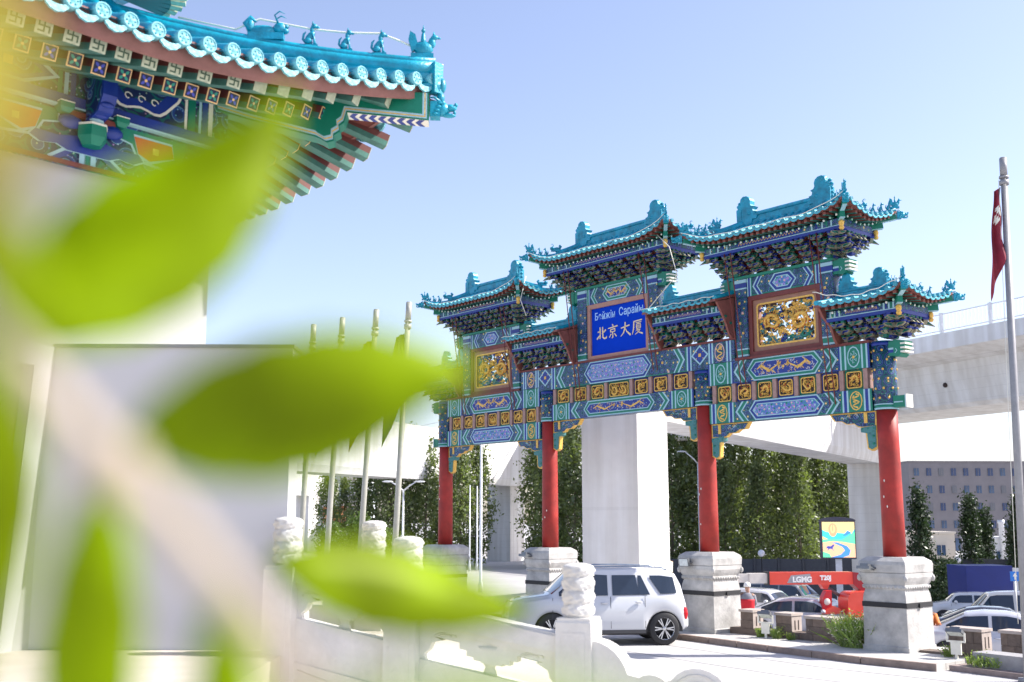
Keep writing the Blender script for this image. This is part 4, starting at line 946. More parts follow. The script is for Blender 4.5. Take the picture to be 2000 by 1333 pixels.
# corner beam along the diagonal (k towards the building)
def KP_(k, z, w=0): return (-k * .7071 + w * .7071, k * .7071 + w * .7071, z)
mb = MB()
def kprism(P, w0, w1, mi):
    n = len(P); mb.add([KP_(k, z, w0) for k, z in P] + [KP_(k, z, w1) for k, z in P], [list(range(n))[::-1], list(range(n, 2 * n))] + [(i, (i + 1) % n, n + (i + 1) % n, n + i) for i in range(n)], mi)
out = [(.06, 7.60), (.06, 7.30), (.90, 7.37), (.93, 7.26), (.98, 7.22), (.97, 7.16), (1.03, 7.12), (1.03, 7.06), (1.1, 7.04), (1.17, 7.08), (1.22, 7.10), (1.9, 7.27), (2.5, 7.45), (3.2, 7.66), (3.2, 8.0), (2.3, 7.75), (1.2, 7.60)]
def inset(P, d):
    # move bottom/left outline up/right a little
    Q = []
    for k, z in P: Q.append((max(k, .06 + d) if k < .2 else k + d * .5 * (k < 1.2), z + (d if z < 7.55 and k < 3.1 else (-0.0))))
    return Q
kprism(out, -.10, .10, iGR); mb.add([KP_(.06, 7.2985, -.1), KP_(.9, 7.3685, -.1), KP_(.9, 7.3685, .1), KP_(.06, 7.2985, .1)], [(0, 1, 2, 3)], iWH)
for d, w_, c in ((.018, .1025, iPA), (.034, .105, iGO), (.046, .107, iPA), (.066, .109, iGR)):
    Q = inset(out, d); 
    for s_ in (-1, 1): mb.add([KP_(k, z, s_ * w_) for k, z in Q], [list(range(len(Q)))], c)
for k in range(8):   # blue and white chevrons on the underside
    k0 = .10 + .098 * k
    def uz(k): return 7.296 + (k - .06) * .0833
    mb.add([KP_(k0, uz(k0), -.095), KP_(k0 + .055, uz(k0 + .055), -.095), KP_(k0 + .10, uz(k0 + .1), 0), KP_(k0 + .055, uz(k0 + .055), .095), KP_(k0, uz(k0), .095), KP_(k0 + .045, uz(k0 + .045), 0)], [(0, 1, 2, 5), (5, 2, 3, 4)], iBL)
obj('corner_beam', mb, PM, hall)
link('dragon_head', DHEAD, hall, TR(KP_(.03, 7.44)) @ RZ(-pi / 4) @ Matrix.Scale(.88, 4))
# hip ridge with its beasts
mb = MB(); pts = [KP_(k, 7.90 + .04 * k + .035 * k * k) for k in (0, .3, .6, .9, 1.3, 1.7, 2.2, 2.8, 3.4, 4.0)]
mb.tube(pts, .085, 10); mb.tube([Vector(p) + Vector((0, 0, .08)) for p in pts], .05, 8); mb.tube([Vector(p) + Vector((.03, -.03, -.09)) for p in pts], .07, 8); mb.tube([Vector(p) + Vector((.04, -.04, -.2)) for p in pts[:7]], .075, 8)
mb.box(-.07, .05, -.07, .03, 7.62, 7.95); mb.ell(KP_(-.07, 7.72), (.05, .05, .09)); mb.ell(KP_(-.06, 7.58), (.045, .045, .07))
obj('hip_ridge', mb, TILE, hall)
mb = MB(); mb.tube([Vector(p) + Vector((.06, -.06, .045)) for p in pts], .016, 6); obj('cable', mb, WHITE, hall)
for k, me, sc in ((.13, RIDER, .92), (.58, BEAST, .72), (.93, BEAST, .66), (1.30, BEAST, .72), (1.72, HEADB, .82)):
    z = 8.035 + .04 * k + .035 * k * k; link(me.name.split('.')[0], me, hall, TR(KP_(k, z)) @ RZ(-pi / 4) @ Matrix.Scale(sc, 4))
mb = MB(); mb.tube([KP_(2.7, 8.42), KP_(2.1, 8.30), KP_(1.85, 8.42), KP_(1.3, 8.32), KP_(.93, 8.29), KP_(.58, 8.29), KP_(.35, 8.2), KP_(.18, 8.12)], .011, 6); obj('wire', mb, WHITE, hall)
# walls
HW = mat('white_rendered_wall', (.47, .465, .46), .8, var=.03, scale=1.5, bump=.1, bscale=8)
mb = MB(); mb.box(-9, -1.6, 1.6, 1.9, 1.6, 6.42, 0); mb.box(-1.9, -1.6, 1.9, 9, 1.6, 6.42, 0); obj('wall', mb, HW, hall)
# painted architrave, purlin and bracket
mb = MB()
A0, A1 = -7.0, -1.52
def strip(z0, z1, y, c, x0=A0, x1=A1): mb.flat([(x0, z0), (x1, z0), (x1, z1), (x0, z1)], y, c)
mb.box(A0, A1, 1.5, 1.7, 6.42, 7.55, iSC); mb.box(-1.7, A1 + .02, 1.7, 8, 6.42, 7.5, iSC)
yb = 1.497
mb.box(A0, A1, 1.44, 1.5, 6.94, 7.04, iBL); mb.box(A0, A1, 1.43, 1.5, 6.925, 6.94, iPA)
mb.box(A0, A1, 1.45, 1.5, 6.40, 6.43, iMA)
for x, wd, c in ((-1.7, .05, iWH), (-1.76, .06, iBL), (-1.83, .03, iPA), (-1.9, .08, iGR), (-1.99, .03, iWH), (-3.15, .05, iBL), (-3.22, .04, iPA), (-3.28, .04, iGR)): mb.flat([(x - wd, 7.06), (x, 7.06), (x, 7.42), (x - wd, 7.42)], yb - .002, c)
def scallop(cx_, cz_, w_, h_, c, y):   # hanging cloud shape
    P = [(cx_ + w_ * cos(t), cz_ - h_ * abs(sin(t)) * (1 + .12 * cos(t * 6))) for t in [pi * k / 18 for k in range(19)]]; mb.flat(P, y, c)
scallop(-2.5, 7.40, .44, .30, iWH, yb - .003); scallop(-2.5, 7.40, .41, .275, iBL, yb - .006); scallop(-2.5, 7.41, .30, .2, iSC, yb - .009)
for k in range(3): ribbon(mb, [(-2.5 + .14 * (k - 1) + .045 * (1 - j * .09) * cos(j * .8), 7.23 + .03 * sin(j * .8)) for j in range(8)], .012, yb - .012, iWH)
mb.flat([(-3.3, 7.2), (-3.62, 7.42), (-4.3, 7.42), (-4.6, 7.2), (-4.3, 7.06), (-3.62, 7.06)], yb - .003, iPA); mb.flat([(-3.36, 7.2), (-3.64, 7.38), (-4.28, 7.38), (-4.54, 7.2), (-4.28, 7.09), (-3.64, 7.09)], yb - .006, iBL); mb.flat([(-3.46, 7.2), (-3.68, 7.34), (-4.24, 7.34), (-4.44, 7.2), (-4.24, 7.12), (-3.68, 7.12)], yb - .009, iSC); rosette(mb, -3.78, 7.23, .06, yb - .012, iGO)
# lower register: red spandrels, green clouds, blue lambrequins
for cx_ in (-3.0, -5.0):
    for sx in (-1, 1):
        P = [(.28, .0), (.28, -.12), (.42, -.15), (.5, -.3), (.9, -.34), (1.0, -.1), (1.0, 0)]
        mb.flat([(cx_ + sx * a, 6.90 + b) for a, b in P], yb - .002, iPA); mb.flat([(cx_ + sx * (.03 + a * .97), 6.90 + b * .92) for a, b in P], yb - .005, iGR)
        Q = [(.45, -.06), (.85, -.06), (.88, -.18), (.62, -.27), (.5, -.22)]
        mb.flat([(cx_ + sx * (a * 1.03 - .02), 6.90 + (b + .15) * 1.25 - .15) for a, b in Q], yb - .008, iPA); mb.flat([(cx_ + sx * a, 6.90 + b) for a, b in Q], yb - .011, iOR); rosette(mb, cx_ + sx * .68, 6.74, .045, yb - .014, iGO)
    P = [(-.55, -.31), (-.5, -.25), (-.3, -.26), (0, -.2), (.3, -.26), (.5, -.25), (.55, -.31), (.45, -.36), (.3, -.34), (.2, -.38), (-.2, -.38), (-.3, -.34), (-.45, -.36)]
    mb.flat([(cx_ + a * 1.05, 6.92 + b * 1.03) for a, b in P], yb - .015, iPA); mb.flat([(cx_ + a, 6.915 + b) for a, b in P], yb - .018, iBL)
    for q, c in ((-.05, iPA), (0, iGR), (.05, iPA)): mb.flat([(cx_ + q - .03, 6.44), (cx_ + q + .03, 6.44), (cx_ + q + .03, 6.55), (cx_ + q - .03, 6.55)], yb - .012, c)
    for sx in (-1, 1): ribbon(mb, [(cx_ + sx * .15, 6.56), (cx_ + sx * .32, 6.44)], .06, yb - .012, iBL); ribbon(mb, [(cx_ + sx * .2, 6.56), (cx_ + sx * .37, 6.44)], .03, yb - .013, iPA)
obj('painted_architrave', mb, PM, hall)
for cx_ in (-3.0, -5.0):   # bracket block with a curled blue nose
    mb = MB(); mb.T = TR((cx_, 0, 0))
    P = [(1.5, 6.82), (1.40, 6.82), (1.2, 6.88), (1.12, 7.02), (1.13, 7.16), (1.2, 7.26), (1.32, 7.28), (1.5, 7.2)]
    mb.prism([(a, b) for a, b in P], -.07, .07, iBL, 'x'); mb.prism([(a + .03, b * .9 + .705) for a, b in P], -.073, .073, iSC, 'x')
    for k in range(5): mb.ell((0, 1.17 + .06 * k, 6.94 - .035 * k), (.075, .035, .03), iPA if k % 2 else iBL, 8)
    mb.lathe([(.09, 6.60), (.14, 6.68), (.14, 6.78)], 6, (0, 1.42, 0), iGR, False); mb.lathe([(.145, 6.78), (.145, 6.80)], 6, (0, 1.42, 0), iWH, False)
    for sx in (-1, 1):
        mb.sq([(.04, 6.86), (.065, 6.90), (.065, 6.95)], (sx * .27, 1.44, 0), iGR); mb.sq([(.067, 6.95), (.067, 6.96)], (sx * .27, 1.44, 0), iWH); mb.ell((sx * .2, 1.45, 6.80), (.12, .05, .07), iBL, 8); a, b = sorted((sx * .05, sx * .22)); mb.box(a, b, 1.42, 1.5, 6.84, 6.9, iMA)
    obj('bracket_arm', mb, PM, hall)
# upper storey's roof corner seen past the lower eave
mb = MB(); kk = 2.9
for i in range(9):
    a = radians(-45 + (i - 4) * 11); c = Vector(KP_(kk + .5, 8.72)); d = Vector((cos(a), sin(a), -.06))
    mb.bar(c, c + d * (.62 + .1 * (4 - abs(i - 4)) * .3), .09, .09, 0); mb.bar(c + d * .60, c + d * (.66 + .1 * (4 - abs(i - 4)) * .3), .095, .095, 1)
mb.prism([(-9, 9.0), (0, 9.0), (0, 8.82), (-9, 8.8)], 0, .1, 0) if False else None
obj('upper_eave_rafter', mb, [mat('teal_rafter', (.0, .13, .13), .5), CREAM], hall)
mb = MB(); q = KP_(kk - .12, 0); mb.add([KP_(kk - .15, 8.80), KP_(8, 9.1, -4.5), KP_(8, 9.4, 0), KP_(8, 9.1, 4.5)], [(0, 1, 2), (0, 2, 3), (0, 3, 1)], 0); obj('upper_roof', mb, TILE, hall)

# ------------------------------------------------------------------ portal in front of the hall
PD = 9.7 * HK; TZ = at(300, 1270, PD).z
def pp(x, y, D=PD): v = at(x, y, D); return (v.x, v.z)
PANEL = mat('grey_white_cladding', (.56, .56, .57), .5, var=.02, scale=.6)
portal = thing('entrance_portal', 'plain pale grey flared portal wall with a dark doorway in front of the hall', 'portal', (at(330, 1270, PD).x, PD, TZ))
IM = portal.matrix_basis.inverted() if False else TR(-Vector((at(330, 1270, PD).x, PD, TZ)))
P = [pp(572, 674), pp(110, 680), pp(37, 1268), pp(566, 1268)]; P = [P[0], P[1], (P[2][0], TZ), (P[0][0], TZ)]
mb = MB(); mb.prism(P, PD, PD + .42, 0); obj('wall_panel', mb, PANEL, portal, IM)
tlx, tlz = pp(110, 680); blx = P[2][0]
mb = MB()   # jamb running towards the viewer
tl = Vector((tlx, PD, tlz)); bl_ = Vector((blx, PD, TZ)); nt = Vector((at(-160, 625, PD * .82).x, PD * .82, tlz)); nb_ = nt + (bl_ - tl)
def quadbox(mb, a, b, c, d, n, t, mi=0):
    n = n.normalized() * t; mb.add([a, b, c, d, a + n, b + n, c + n, d + n], [(0, 1, 2, 3), (7, 6, 5, 4), (0, 4, 5, 1), (1, 5, 6, 2), (2, 6, 7, 3), (3, 7, 4, 0)], mi)
nn = (nt - tl).cross(bl_ - tl)
if nn.x > 0: nn = -nn
fr_ = .30
def lerp(a, b, t): return a + (b - a) * t
quadbox(mb, tl, lerp(tl, nt, .16), lerp(bl_, nb_, .16), bl_, nn, .25)
u0, u1, v0, v1 = lerp(tl, nt, .16), nt, lerp(bl_, nb_, .16), nb_
quadbox(mb, u0, u1, lerp(u1, v1, .075), lerp(u0, v0, .075), nn, .25)
obj('jamb', mb, PANEL, portal, IM)
mb = MB(); o_ = nn.normalized() * .12
quadbox(mb, lerp(u0, v0, .075) + o_, lerp(u1, v1, .075) + o_, v1 + o_, v0 + o_, nn, .1); obj('door_recess', mb, mat('bronze_doorway', (.16, .12, .09), .5), portal, IM)
mb = MB(); mb.box(tlx - .02, P[0][0] + .02, PD - .03, PD + .44, tlz, tlz + .035, 0); obj('coping', mb, mat('grey_coping', (.25, .25, .25), .5), portal, IM)
# terrace, and ramp beside the balustrade
TER = mat('terrace_paving', (.55, .50, .44), .8, var=.1, scale=1.5, bump=.2)
A_ = Vector((at(564, 1010, 9.45 * HK).x, 9.45 * HK, 0)); C_ = Vector((at(1129, 1100, 8.53 * HK).x, 8.53 * HK, 0)); BU = (C_ - A_).normalized(); BN = Vector((-BU.y, BU.x, 0))
mb = MB(); mb.add([(-18, -3, TZ), (A_.x, -3, TZ), tuple(A_ + Vector((0, 0, TZ))), tuple(A_ + BN * 3 + Vector((0, 0, TZ))), (-2.5, 20, TZ), (-18, 20, TZ)] + [(-18, -3, -.6), (A_.x, -3, -.6), tuple(A_ + Vector((0, 0, -.6))), tuple(A_ + BN * 3 + Vector((0, 0, -.6))), (-2.5, 20, -.6), (-18, 20, -.6)],
       [(0, 1, 2, 3, 4, 5), (1, 7, 8, 2), (2, 8, 9, 3), (3, 9, 10, 4), (4, 10, 11, 5), (5, 11, 6, 0), (0, 6, 7, 1)], 0)
terr = tag(obj('terrace', mb, TER), kind='structure')
LB = (C_ - A_).length
mb = MB(); E0 = C_ + BU * 3.2; w_ = BN * 2.6
def rv(p, z): return (p.x, p.y, z)
mb.add([rv(A_, TZ - .01), rv(C_, 1.42), rv(E0, .5), rv(E0 + w_, .5), rv(C_ + w_, 1.42), rv(A_ + w_, TZ - .01), rv(A_, -.6), rv(C_, -.6), rv(E0, -.6), rv(E0 + w_, -.6), rv(C_ + w_, -.6), rv(A_ + w_, -.6)],
       [(0, 1, 4, 5), (1, 2, 3, 4), (0, 6, 7, 1), (1, 7, 8, 2), (2, 8, 9, 3), (3, 9, 10, 4), (4, 10, 11, 5)], 0)
tag(obj('ramp', mb, TER), kind='structure')
# ------------------------------------------------------------------ stone balustrades
bal = thing('stone_balustrade', 'carved pale marble balustrade stepping down beside the steps, with round cloud carved posts', 'balustrade', (A_.x, A_.y, TZ), atan2(BU.y, BU.x))
def post_mesh():
    mb = MB(); rr = random.Random(2)
    mb.sq([(.16, -.3), (.16, .86), (.15, .88), (.15, .90)], (0, 0, 0), 0)
    mb.box(-.10, .10, -.1645, -.16, .05, .78, 0); 
    return mb.mesh('post', STONE)
def head_mesh():
    bm = bmesh.new(); n, h = 40, 40; rr = random.Random(4); vs = []
    for j in range(h + 1):
        t = j / h; z = .46 * t
        base = .118 + .02 * (abs(sin(t * pi * 4)) ** .6)
        if t > .93: base *= max(.02, sqrt(max(0, 1 - ((t - .93) / .075) ** 2)))
        if t < .05: base = .11
        row = []
        for k in range(n):
            a = 2 * pi * k / n; d = .011 * sin(a * 7 + 5 * sin(t * 12)) * sin(t * 26 + a * 2) + .007 * sin(a * 13 + t * 41)
            r = base + (d if .06 < t < .92 else 0); row.append(bm.verts.new((r * cos(a), r * sin(a), z)))
        vs.append(row)
    for j in range(h):
        for k in range(n): bm.faces.new((vs[j][k], vs[j][(k + 1) % n], vs[j + 1][(k + 1) % n], vs[j + 1][k])).smooth = True
    bm.faces.new(vs[-1]); me = bpy.data.meshes.new('carved_head'); bm.to_mesh(me); bm.free(); me.materials.append(STONE); return me
PMESH, HMESH = post_mesh(), head_mesh()
ab = [(0, at(564, 1010, 9.45 * HK).z), (.44 * LB, at(790, 1047, 9.2 * HK).z), (LB, at(1129, 1100, 8.53 * HK).z)]
for s, zt in ab:
    M = TR((s, 0, zt - TZ - 1.36)); p_ = link('post', PMESH, bal, M); link('carved_head', HMESH, p_, TR((0, 0, .90)))
def rail_panel(parent, s0, s1, zo0, zo1, up0, up1, solid=.42):
    """panel between posts: solid foot, carved openings, top rail. zo = opening's sill height at each end"""
    mb = MB(); L = s1 - s0
    def z(s, d): t = (s - s0) / L; return zo0 + (zo1 - zo0) * t + d
    def slab(a, b, d0, d1, y, mi=0): mb.prism([(a, z(a, d0)), (b, z(b, d0)), (b, z(b, d1)), (a, z(a, d1))], -y, y, mi)
    slab(s0, s1, -.95, 0, .07); slab(s0, s1, -.95, -.40, .085)
    slab(s0, s1, .30 * 1.1, .47, .11); slab(s0, s1, .28, .33, .08); slab(s0 + .002, s1 - .002, .47, .49, .09)
    # scalloped lintel with openings
    N = 24
    for k in range(N):
        a = s0 + L * k / N; b = s0 + L * (k + 1) / N; m_ = (k + .5) / N
        e_ = min(m_, 1 - m_, abs(m_ - .5)); dep = .28 - (.0 if e_ > .16 else .13 * (1 - (e_ / .16) ** 2) ** .5)
        slab(a, b, dep - .06, .285, .055)
    for c_ in (.5,):
        c0_ = s0 + L * c_; zz = z(c0_, 0)
        mb.lathe([(.07, -.01), (.06, .03), (.045, .06), (.075, .10), (.095, .135), (.09, .16), (.12, .19), (.16, .24)], 12, (c0_, 0, zz), 0, sy=.45)
    for sg, X in ((1, s0), (-1, s1)):
        x = X + sg * .16; P = [(X + sg * .15, 0), (X + sg * .22, 0), (X + sg * .20, .05), (X + sg * .25, .1), (X + sg * .27, .16), (X + sg * .38, .2), (X + sg * .15, .26)]
        if sg < 0: P = P[::-1]
        mb.prism([(a, z(a, b)) for a, b in P], -.05, .05, 0)
    # shallow carving on the face
    for sg in (0.25, .75):
        c0_ = s0 + L * sg
        for r_ in (.05, .085): mb.tube([(c0_ + r_ * cos(t * pi / 6) * 1.3, -.056, z(c0_, .235) + r_ * .42 * sin(t * pi / 6)) for t in range(7)], .008, 4)
    mb.tube([(s0 + .2, -.0865, z(s0, -.50)), (s1 - .2, -.0865, z(s1, -.50))], .006, 4); mb.tube([(s0 + .2, -.0865, z(s0, -.85)), (s1 - .2, -.0865, z(s1, -.85))], .006, 4)
    return obj('rail_panel', mb, STONE, parent)
sB = .44 * LB
rail_panel(bal, 0.0, sB, 2.27 - TZ + .05, 2.08 - TZ, 0, 0)
rail_panel(bal, sB, LB, 2.0 - TZ, 1.72 - TZ, 0, 0)
mb = MB()   # scrolled drum stone closing the balustrade
P = [(LB + .12, -1.2), (LB + .12, .25)] + [(LB + .12 + .36 * sin(a), -.12 + .37 * cos(a)) for a in [radians(8 + 11 * k) for k in range(7)]] + [(LB + .66 + .2 * sin(a), -.21 + .2 * cos(a)) for a in [radians(-30 + 14 * k) for k in range(6)]] + [(LB + 1.05 + .28 * sin(a), -.22 + .28 * cos(a)) for a in [radians(-52 + 15 * k) for k in range(11)]] + [(LB + 1.3, -1.2)]
mb.prism(P, -.13, .13, 0, sm=False)
for r_ in (.23, .17, .11, .05): mb.tube([(LB + 1.05 + r_ * cos(t * pi / 10), -.132, -.22 + r_ * sin(t * pi / 10)) for t in range(21)], .008, 4)
obj('drum_stone', mb, STONE, bal)
far = thing('stone_balustrade', 'farther marble balustrade post with a carved cloud head, beyond the near steps', 'balustrade', (at(731, 1017, 13.2).x, 13.2, at(731, 1017, 13.2).z - 1.36), radians(-12))
p_ = link('post', PMESH, far); link('carved_head', HMESH, p_, TR((0, 0, .90)))
p_ = link('post', PMESH, far, TR((-2.0, 0, .12))); link('carved_head', HMESH, p_, TR((0, 0, .90)))
rail_panel(far, -2.0, 0, .45, .33, 0, 0)
mb = MB(); q = at(731, 1017, 13.2); mb.box(q.x - 3.0, q.x + .3, 13.0, 14.0, -.6, q.z - 1.5, 0)
tag(obj('landing', mb, TER), kind='structure')

# ================================================================== THE VIADUCT
def vbeam(mb, P0, P1, z0, z1, w, ext=0.0, mi=0):
    d = (P1 - P0).normalized(); n = Vector((-d.y, d.x, 0)) * w / 2; a, b = P0 - d * ext, P1 + d * ext
    c = w * .18
    sec = [(-1, z1), (-1, z0 + c), (-1 + .12, z0), (1 - .12, z0), (1, z0 + c), (1, z1)]
    vs = [p + n * s_ + Vector((0, 0, z)) for p in (a, b) for s_, z in sec]
    mb.add(vs, [(5, 4, 3, 2, 1, 0), (6, 7, 8, 9, 10, 11)] + [(i, (i + 1) % 6, 6 + (i + 1) % 6, 6 + i) for i in range(6)], mi)
def pier(parent, c, dirv, z0, z1, a, b):
    mb = MB(); mb.T = TR((c.x, c.y, 0)) @ RZ(atan2(dirv.y, dirv.x))
    mb.box(-a / 2, a / 2, -b / 2, b / 2, z0, z1); mb.box(-.09, .09, -b / 2 - .02, -b / 2, z0, z1); mb.T = None
    o = obj('pier', mb, CONC, parent); return o
via = thing('viaduct', 'pale concrete road viaduct on portal piers crossing behind the painted gateway', 'viaduct', (10, 60, -2))
IV = TR((-10, -60, 2))
WB = concrete('white_painted_concrete', (.72, .72, .72), 3, 1.8, .92)
V2a, V2b = Vector((4.45, 43.4, 0)), Vector((25.2, 78.3, 0)); d2 = (V2b - V2a).normalized()
mb = MB(); vbeam(mb, V2a, V2b, 7.15, 10.6, 2.6, 1.3); obj('cross_beam', mb, WB, via, IV)
def vp(c, dv, z0, z1, a, b): o = pier(via, c, dv, z0, z1, a, b); o.matrix_local = IV; return o
vp(V2a, d2, -3, 7.3, 2.9, 2.35).data.materials[0] = concrete('pale_grey_pier_paint', (.84, .835, .82), 3, 3.6, .95); vp(V2b, d2, -3, 7.3, 2.4, 2.35)
V1a, V1b = Vector((-18, 72, 0)), Vector((0.2, 112, 0)); d1 = (V1b - V1a).normalized()
mb = MB(); vbeam(mb, V1a, V1b, 6.6, 11.0, 3.0, 2.2); obj('cross_beam', mb, WB, via, IV)
vp(V1a, d1, -3, 6.8, 3, 2.4); vp(V1b + Vector((-.8, -.5, 0)), d1, -3, 6.8, 3.4, 2.5)
V0a, V0b = Vector((-34, 120, 0)), Vector((-27, 145, 0)); d0 = (V0b - V0a).normalized()
mb = MB(); vbeam(mb, V0a, V0b, 6.4, 11.5, 3.0, 3.2); obj('cross_beam', mb, WB, via, IV)
vp(V0a, d0, -3, 6.6, 3, 2.6); vp(V0b, d0, -3, 6.6, 3, 2.6)
DA0, DA1 = Vector((31.6, 53.6, 0)), Vector((-60, 245, 0)); DA0 = Vector((28.2, 60.7, 0)) - Vector((-3.5, 7.3, 0)).normalized() * 34; DA1 = Vector((28.2, 60.7, 0)) + Vector((-3.5, 7.3, 0)).normalized() * 190
dd = (DA1 - DA0).normalized(); dn = Vector((-dd.y, dd.x, 0))
def lat(s, w, z): return DA0 + dd * s + dn * w + Vector((0, 0, z))
Ld = (DA1 - DA0).length
def extr(sec, mat_, name, s0=0, s1=None):
    s1 = Ld if s1 is None else s1; n = len(sec); m = MB(); m.add([lat(s, w, z) for s in (s0, s1) for w, z in sec], [list(range(n)), list(range(2 * n - 1, n - 1, -1))] + [(i, n + i, n + (i + 1) % n, (i + 1) % n) for i in range(n)]); return obj(name, m, mat_, via, IV)
# near face is at w=0 (towards the camera w>0 side)
sgn_ = 1 if (C0 - DA0).dot(dn) > 0 else -1
sec = [(0, 14.3), (0, 13.4), (-1.0, 13.15), (-2.2, 12.9), (-2.7, 10.4), (-3.0, 10.15), (-8, 10.15), (-8.3, 10.4), (-8.8, 12.9), (-11, 13.4), (-11, 14.3)]
extr([(sgn_ * w, z) for w, z in sec], CONC, 'deck')
extr([(sgn_ * (w + .0), z) for w, z in [(.02, 14.35), (.02, 13.38), (.14, 13.38), (.14, 14.35)]], WB, 'parapet')
mb = MB(); RAILM = mat('white_railing', (.75, .76, .78), .4)
for z in (15.5, 14.5): mb.bar(lat(0, sgn_ * .05, z), lat(Ld, sgn_ * .05, z), .07, .07)
obj('handrail', mb, RAILM, via, IV)
mbar = MB()
for k in range(int(75 / .27)):
    s = 14 + k * .27
    mbar.tube([lat(s, sgn_ * .05, 14.5), lat(s, sgn_ * .12, 14.8), lat(s, sgn_ * .05, 15.2), lat(s, sgn_ * .05, 15.5)], .018, 3)
tag(obj('railing_bars', mbar, RAILM, via, IV), kind='stuff')
for k in range(20):
    s = 14 + k * 3.6; m = MB().bar(lat(s, sgn_ * .05, 14.35), lat(s, sgn_ * .05, 15.6), .30, .14); obj('railing_post', m, RAILM, via, IV)
for k in range(12):
    s = 22 + k * 6.5; p = lat(s, sgn_ * -2.42, 11.6); m = MB(); m.ell(p, .16, 0, 8); obj('drain_hole', m, DARK, via, IV)

# ================================================================== BACKGROUND: trees, buildings, fence, lamps
def leafmat(name, col, tr=.35):
    m = bpy.data.materials.new(name); m.use_nodes = True; MATS[name] = m; n, l = m.node_tree.nodes, m.node_tree.links
    n.remove(n['Principled BSDF']); out = n['Material Output']
    d = n.new('ShaderNodeBsdfDiffuse'); t = n.new('ShaderNodeBsdfTranslucent'); g = n.new('ShaderNodeBsdfGlossy'); g.inputs['Roughness'].default_value = .4; g.inputs['Color'].default_value = (.6, .6, .6, 1)
    oi = n.new('ShaderNodeObjectInfo'); gm = n.new('ShaderNodeNewGeometry'); nz = n.new('ShaderNodeTexNoise'); nz.inputs['Scale'].default_value = 1.3; l.new(gm.outputs['Position'], nz.inputs['Vector'])
    cr = n.new('ShaderNodeValToRGB'); cr.color_ramp.elements[0].position = .35; cr.color_ramp.elements[1].position = .68
    cr.color_ramp.elements[0].color = (*[c * .6 for c in col], 1); cr.color_ramp.elements[1].color = (*[c * 1.35 for c in col], 1); l.new(nz.outputs['Fac'], cr.inputs[0])
    l.new(cr.outputs[0], d.inputs[0]); mt = n.new('ShaderNodeMix'); mt.data_type = 'RGBA'; mt.blend_type = 'MULTIPLY'; mt.inputs[0].default_value = 1; l.new(cr.outputs[0], mt.inputs[6]); mt.inputs[7].default_value = (1.4, 1.5, .5, 1); l.new(mt.outputs[2], t.inputs[0])
    a = n.new('ShaderNodeMixShader'); a.inputs[0].default_value = tr; l.new(d.outputs[0], a.inputs[1]); l.new(t.outputs[0], a.inputs[2])
    b = n.new('ShaderNodeMixShader'); b.inputs[0].default_value = .06; l.new(a.outputs[0], b.inputs[1]); l.new(g.outputs[0], b.inputs[2]); l.new(b.outputs[0], out.inputs[0]); return m
POP = leafmat('poplar_leaf', (.15, .19, .085), .45); CONI = leafmat('dark_conifer_leaf', (.03, .055, .022), .15); LIME = leafmat('bright_shrub_leaf', (.24, .32, .10), .5)
BARK = mat('grey_bark', (.16, .13, .10), .9, var=.3, scale=8, bump=.6)
def crown_mesh(name, h, r, n, ls, shape, mt, seed):
    rr = random.Random(seed); vs = []; fs = []
    cl = [(rr.uniform(0, 1), rr.uniform(0, 2 * pi), rr.uniform(.35, 1)) for _ in range(int(n / 28))]
    for i in range(n):
        t, a, q = cl[rr.randrange(len(cl))]
        rad = r * shape(t) * q; c = Vector((rad * cos(a), rad * sin(a), t * h)); s_ = ls * 2.6
        c += Vector((rr.gauss(0, s_ * .8), rr.gauss(0, s_ * .8), rr.gauss(0, s_ * 1.1)))
        u = Vector((rr.gauss(0, 1), rr.gauss(0, 1), rr.gauss(0, 1))).normalized(); w = u.cross(Vector((rr.gauss(0, 1), rr.gauss(0, 1), rr.gauss(0, 1)))).normalized(); k = ls * rr.uniform(.6, 1.3)
        o = len(vs); vs += [tuple(c - u * k), tuple(c + w * k * .55), tuple(c + u * k), tuple(c - w * k * .55)]; fs.append((o, o + 1, o + 2, o + 3))
    me = bpy.data.meshes.new(name); me.from_pydata(vs, [], fs); me.materials.append(mt); me.update(); return me
sh_pop = lambda t: (min(1, .35 + 2.2 * t) * min(1, (1.02 - t) * 1.7)) ** .8
sh_con = lambda t: max(.05, (1 - t) ** .75) * (1 if t > .08 else .5)
sh_rnd = lambda t: sqrt(max(.02, 1 - (2 * t - 1) ** 2))
POPM = [crown_mesh('crown', 11.2, 1.7, 4800, .16, sh_pop, POP, 30 + k) for k in range(3)]
CONM = [crown_mesh('crown', 7.5, 1.3, 5000, .12, sh_con, CONI, 40 + k) for k in range(2)]
RNDM = crown_mesh('crown', 3.5, 2.2, 3500, .14, sh_rnd, CONI, 50)
RLIME = crown_mesh('crown', 5.5, 2.3, 5000, .14, sh_rnd, leafmat('light_green_leaf', (.12, .19, .05), .4), 51)
def trunk_mesh(h, r, br=6, seed=1):
    rr = random.Random(seed); mb = MB(); mb.tube([(0, 0, -.4), (.04, 0, h * .3), (-.05, .05, h * .65), (0, 0, h)], [r, r * .8, r * .45, r * .1], 7)
    for k in range(br):
        z = h * (.2 + .6 * k / br); a = rr.uniform(0, 6.3); mb.tube([(0, 0, z), (.5 * cos(a), .5 * sin(a), z + .9), (.7 * cos(a), .7 * sin(a), z + 2)], [r * .35, r * .22, r * .08], 5)
    return mb.mesh('trunk', BARK)
TRK = trunk_mesh(10.5, .16, 8); TRK2 = trunk_mesh(6.5, .12, 3, 2); TRK3 = trunk_mesh(2.6, .12, 4, 3)
